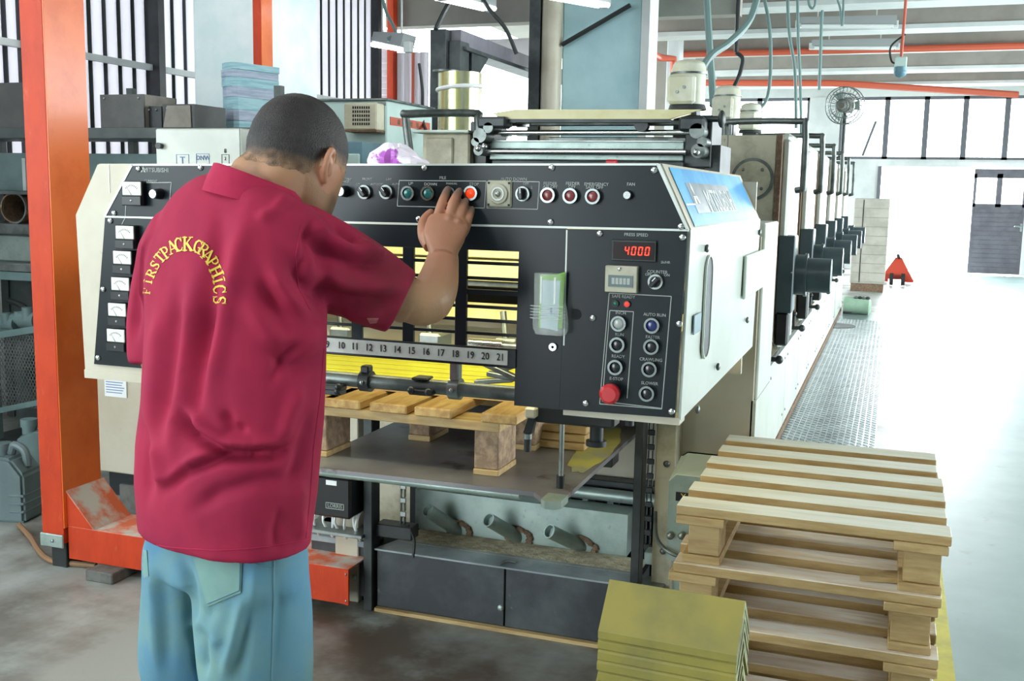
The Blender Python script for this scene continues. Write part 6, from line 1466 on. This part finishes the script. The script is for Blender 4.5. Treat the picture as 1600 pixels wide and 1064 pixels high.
# left arm, hidden behind the trunk, forearm forward to the panel edge
LE = AD(249, 562, 1.965); LW = LE+BF*.10+BR*.10+HZ*.10+ZU*.02
bm_.tube([AD(272, 395, 1.92), AD(256, 480, 1.95), LE, LE+(LW-LE)*.5, LW], [.044, .042, .038, .034, .024], n=16, smooth=3)
dl_ = (LW-LE).normalized()
bm_.ball(LW+dl_*.045, (.036, .036, .018), 16, 10)
for k in range(4):
    b0_ = LW+dl_*.07+BR*(.018*(k-1.5)); L_ = (.07, .078, .072, .056)[k]
    bm_.tube([b0_, b0_+dl_*L_*.5+ZU*.006, b0_+dl_*L_*.85-ZU*.012], [.0095, .009, .0078], n=10, smooth=3)
bm_.tube([LW+dl_*.02+BR*.02, LW+dl_*.05+BR*.045, LW+dl_*.085+BR*.045], [.014, .011, .009], n=10, smooth=3)
body_me = remesh(bm_, .0024, 6)
# skin: stubble, grime and hair cap
skin = bpy.data.materials.new('skin'); skin.use_nodes = True; nt = skin.node_tree; b_ = nt.nodes['Principled BSDF']
at_ = nt.nodes.new('ShaderNodeVertexColor'); at_.layer_name = 'tone'; mxn = nt.nodes.new('ShaderNodeMix'); mxn.data_type = 'RGBA'
nz0 = nt.nodes.new('ShaderNodeTexNoise'); nz0.inputs['Scale'].default_value = 16; tcn = nt.nodes.new('ShaderNodeTexCoord'); nt.links.new(tcn.outputs['Object'], nz0.inputs['Vector'])
mxn.blend_type = 'MULTIPLY'; mxn.inputs['Factor'].default_value = 1; nt.links.new(at_.outputs['Color'], mxn.inputs['A'])
rp = nt.nodes.new('ShaderNodeMapRange'); rp.inputs['To Min'].default_value = .86; rp.inputs['To Max'].default_value = 1.1; nt.links.new(nz0.outputs['Fac'], rp.inputs['Value']); nt.links.new(rp.outputs[0], mxn.inputs['B'])
nt.links.new(mxn.outputs['Result'], b_.inputs['Base Color']); b_.inputs['Roughness'].default_value = .5; b_.inputs['Subsurface Weight'].default_value = .08; b_.inputs['Subsurface Radius'].default_value = (.008, .003, .0015)
bpn = nt.nodes.new('ShaderNodeBump'); bpn.inputs['Strength'].default_value = .12; bpn.inputs['Distance'].default_value = .004
nzb = nt.nodes.new('ShaderNodeTexNoise'); nzb.inputs['Scale'].default_value = 260; nt.links.new(tcn.outputs['Object'], nzb.inputs['Vector']); nt.links.new(nzb.outputs['Fac'], bpn.inputs['Height']); nt.links.new(bpn.outputs[0], b_.inputs['Normal'])
base, warm, stub, grime = [Vector(lin(h)[:3]) for h in ('#a6805f', '#c08468', '#5a4a3c', '#7a665a')]
ca = body_me.color_attributes.new('tone', 'FLOAT_COLOR', 'POINT')
def sm(a, b, x): t_ = max(0, min(1, (x-a)/(b-a))); return t_*t_*(3-2*t_)
def headco(p): d = (p-HO)/HS; return d.dot(HRR), d.dot(HF), d.dot(HU)
def hairmask(p):
    x, y, z = headco(p)
    line = -.014+.012*max(0, min(1, -x/.06)) if y < -.055 else (-.014+.048*sm(-.055, -.012, y) if y < .045 else .034+.075*sm(.045, .085, y))
    _old = -.030 if y < -.05 else (-.030+(.052)*sm(-.05, -.015, y) if y < -.010 else (.022-.05*sm(.004, .016, y)*(1-sm(.026, .040, y)) if y < .045 else .022+.075*sm(.045, .085, y)))
    return sm(-.022, .016, z-line+noise.noise(p*60)*.006)
tips = [PF(700, 296, .009), PF(718, 299, .009), PF(728, 314, .009), PF(737, 327, .008)]
knk = [PF(690, 320, .062), PF(707, 321, .066), PF(721, 332, .060)]
cols = []
for v in body_me.vertices:
    p = v.co; c = base.copy(); x, y, z = headco(p)
    if abs(x) < .13 and abs(y) < .16 and -.15 < z < .17:
        if abs(x) > .070 and z < .04: c = c.lerp(warm, .7)
        s_ = sm(.012, .045, y)*(1-sm(-.040, -.018, z))*.75*sm(-.16, -.11, z); c = c.lerp(stub, s_)
        c = c.lerp(warm, .35*sm(-.02, -.07, y)*(1-sm(-.05, -.02, z))) if y < -.02 else c
    else:
        dh = (p-wr).length
        if dh < .20: c = c.lerp(warm, .8*(1-sm(.05, .20, dh)) if p.z < wr.z else .8)
        for t_ in tips: c = c.lerp(grime, .75*(1-sm(.014, .046, (p-t_).length)))
        for t_ in knk: c = c.lerp(warm, .5*(1-sm(.004, .018, (p-t_).length)))
    cols += [c.x, c.y, c.z, 1]
ca.data.foreach_set('color', cols)
body = link('body', body_me, skin, man, ang=180)
# hair: buzz cut shell over the scalp
bmh = bmesh.new(); bmh.from_mesh(body_me); bmh.verts.ensure_lookup_table()
keep = {}
for v in bmh.verts:
    x, y, z = headco(v.co)
    m_ = hairmask(v.co) if (abs(x) < .0785 or z > .035) and abs(x) < .12 and abs(y) < .15 and -.09 < z < .16 else 0
    keep[v] = m_
bmesh.ops.delete(bmh, geom=[v for v in bmh.verts if keep[v] <= .02], context='VERTS')
hm = bpy.data.meshes.new('hair'); lay = bmh.verts.layers.float_color.get('tone')
for v in bmh.verts:
    k_ = keep[v]; v.co += v.normal*(.0004+.0020*k_+.0006*noise.noise(v.co*400)*k_)
bmh.to_mesh(hm); dens = []
kk = [keep[v] for v in bmh.verts]; hv = [1+.9*noise.noise(v.co*28)+.5*noise.noise(v.co*95) for v in bmh.verts]; bmh.free()
hcol, sk = Vector(lin('#1e1a17')[:3]), base*.9
while hm.color_attributes: hm.color_attributes.remove(hm.color_attributes[0])
c2a = hm.color_attributes.new('tone', 'FLOAT_COLOR', 'POINT')
for k_ in kk:
    c = sk.lerp(hcol, min(1, k_*1.05))*hv.pop(0); dens += [c.x, c.y, c.z, 1]
c2a.data.foreach_set('color', dens)
hairm = skin.copy(); hairm.name = 'buzz_hair'; hb_ = hairm.node_tree.nodes['Principled BSDF']; hb_.inputs['Roughness'].default_value = .6; hb_.inputs['Subsurface Weight'].default_value = 0
for n_ in hairm.node_tree.nodes:
    if n_.type == 'TEX_NOISE' and n_.inputs['Scale'].default_value > 100: n_.inputs['Scale'].default_value = 420
    if n_.type == 'BUMP': n_.inputs['Strength'].default_value = .8; n_.inputs['Distance'].default_value = .003
link('hair', hm, hairm, man, ang=180)
for s_ in (-1, 1): MB().ball(H(s_*.030, .081, .006), .0115*HS, 16, 12).build('eye', M['eye'], man)
# ---------------- jeans
def foot(deg_side): return None
jb = MB()
hipc = AD(350, 850, DM)
wr_ = [(780, 232, 464, .50), (830, 226, 472, .54), (870, 222, 480, .58), (900, 224, 482, .58), (915, 250, 460, .45)]
jb.rings([ell((l+r)/2, y, (r-l)/2, DM, q, n=36) for y, l, r, q in wr_])
# right leg (close to the camera), left leg (farther), down to the floor
RL = [AD(392, 850, 1.84), AD(392, 900, 1.835), AD(395, 960, 1.835), AD(398, 1030, 1.845)]; LL = [AD(300, 850, 1.88), AD(294, 900, 1.92), AD(290, 960, 1.94), AD(287, 1030, 1.96)]
def down(p, z, dx=0, dy=0): return Vector((p.x+dx, p.y+dy, z))
jb.tube([RL[0], RL[1], RL[2], RL[3], down(RL[3], .45, .0, .02), down(RL[3], .25, .0, .0), down(RL[3], .055, 0, 0)], [.098, .101, .103, .101, .092, .088, .090], n=28, smooth=3)
jb.tube([LL[0], LL[1], LL[2], LL[3], down(LL[3], .45, .0, .03), down(LL[3], .25, .0, .01), down(LL[3], .055, 0, .01)], [.084, .084, .082, .080, .080, .082, .086], n=28, smooth=3)
jeans_me = remesh(jb, .0065, 22)
JF = [([(284, 872), (296, 920), (299, 955), (297, 978)], -.012, 8), ([(297, 978), (312, 1010), (318, 1060)], -.014, 9), ([(310, 960), (330, 990), (345, 1010)], .008, 10), ([(380, 930), (368, 990), (350, 1060)], .009, 9), ([(392, 940), (384, 1000), (370, 1060)], -.007, 9),
      ([(400, 880), (395, 930), (380, 990)], .005, 10), ([(236, 880), (240, 950), (248, 1060)], .006, 9), ([(252, 880), (258, 960), (262, 1060)], -.005, 12), ([(330, 945), (322, 975), (330, 1010)], -.006, 10), ([(440, 900), (436, 980), (430, 1060)], -.004, 10)]
FS = 1.25
fold(jeans_me, JF)
jeans = link('jeans', jeans_me, M['denim'], man, ang=180)
jbv = bvh_of(jeans_me)
def patch(bvh, quad, nu, nv, off, name, m, parent):
    b = MB(); V = []
    for j in range(nv+1):
        row = []
        for i in range(nu+1):
            u, v = i/nu, j/nv
            x = (quad[0][0]*(1-u)+quad[1][0]*u)*(1-v)+(quad[3][0]*(1-u)+quad[2][0]*u)*v; y = (quad[0][1]*(1-u)+quad[1][1]*u)*(1-v)+(quad[3][1]*(1-u)+quad[2][1]*u)*v
            h_ = hit(bvh, x, y, off); row.append(b.bm.verts.new(h_) if h_ is not None else None)
        V.append(row)
    for j in range(nv):
        for i in range(nu):
            f = (V[j][i], V[j][i+1], V[j+1][i+1], V[j+1][i])
            if all(f): b.bm.faces.new(f)
    r = bmesh.ops.extrude_face_region(b.bm, geom=list(b.bm.faces)); bmesh.ops.translate(b.bm, vec=FW*.005, verts=[v for v in r['geom'] if isinstance(v, bmesh.types.BMVert)])
    return b.build(name, m, parent)
patch(sb_bvh, [(573, 497), (592, 497), (588, 505), (578, 506)], 4, 3, .0015, 'sleeve_mark', M['shirt_mark'], shirt)
pk = patch(jbv, [(302, 872), (378, 870), (376, 926), (324, 948)], 12, 10, .003, 'back_pocket', M['denim_pocket'], jeans)
patch(jbv, [(216, 858), (229, 860), (232, 900), (224, 903)], 5, 8, .003, 'back_pocket', M['denim_pocket'], jeans)
patch_tube(jbv, dense([(324, 943), (374, 922), (375, 868)], 10), .0013, 'stitching', M['thread'], jeans, .0034)
patch_tube(jbv, dense([(429, 868), (428, 930), (426, 1000), (425, 1063)], 10), .0014, 'outer_seam', M['thread'], jeans, .0008)
patch_tube(jbv, dense([(378, 870), (404, 884), (428, 886)], 8), .001, 'stitching', M['thread'], jeans, .0008)
for P0 in (RL[3], LL[3]):
    f = BF; c = Vector((P0.x, P0.y, 0)); b = MB(); rr_ = []
    for t_, hw, hh in ((-.10, .030, .075), (-.075, .040, .080), (0, .043, .078), (.07, .047, .055), (.13, .044, .042), (.165, .026, .030)):
        rr_.append([c+f*t_+BR*(hw*math.cos(2*math.pi*i/20))+ZU*(.012+hh*.5+hh*.5*math.sin(2*math.pi*i/20)) for i in range(20)])
    s_ = b.rings(rr_).build('shoe', M['shoe'], man)
    b = MB(); so = [(c+f*t_+BR*hw) for t_, hw in ((-.108, .020), (-.08, .044), (0, .046), (.07, .051), (.13, .048), (.172, .022), (.172, -.022), (.13, -.048), (.07, -.051), (0, -.046), (-.08, -.044), (-.108, -.020))]
    b.slab([Vector((q_.x, q_.y, 0.0)) for q_ in so], (0, 0, .02)).build('sole', M['sole'], s_)
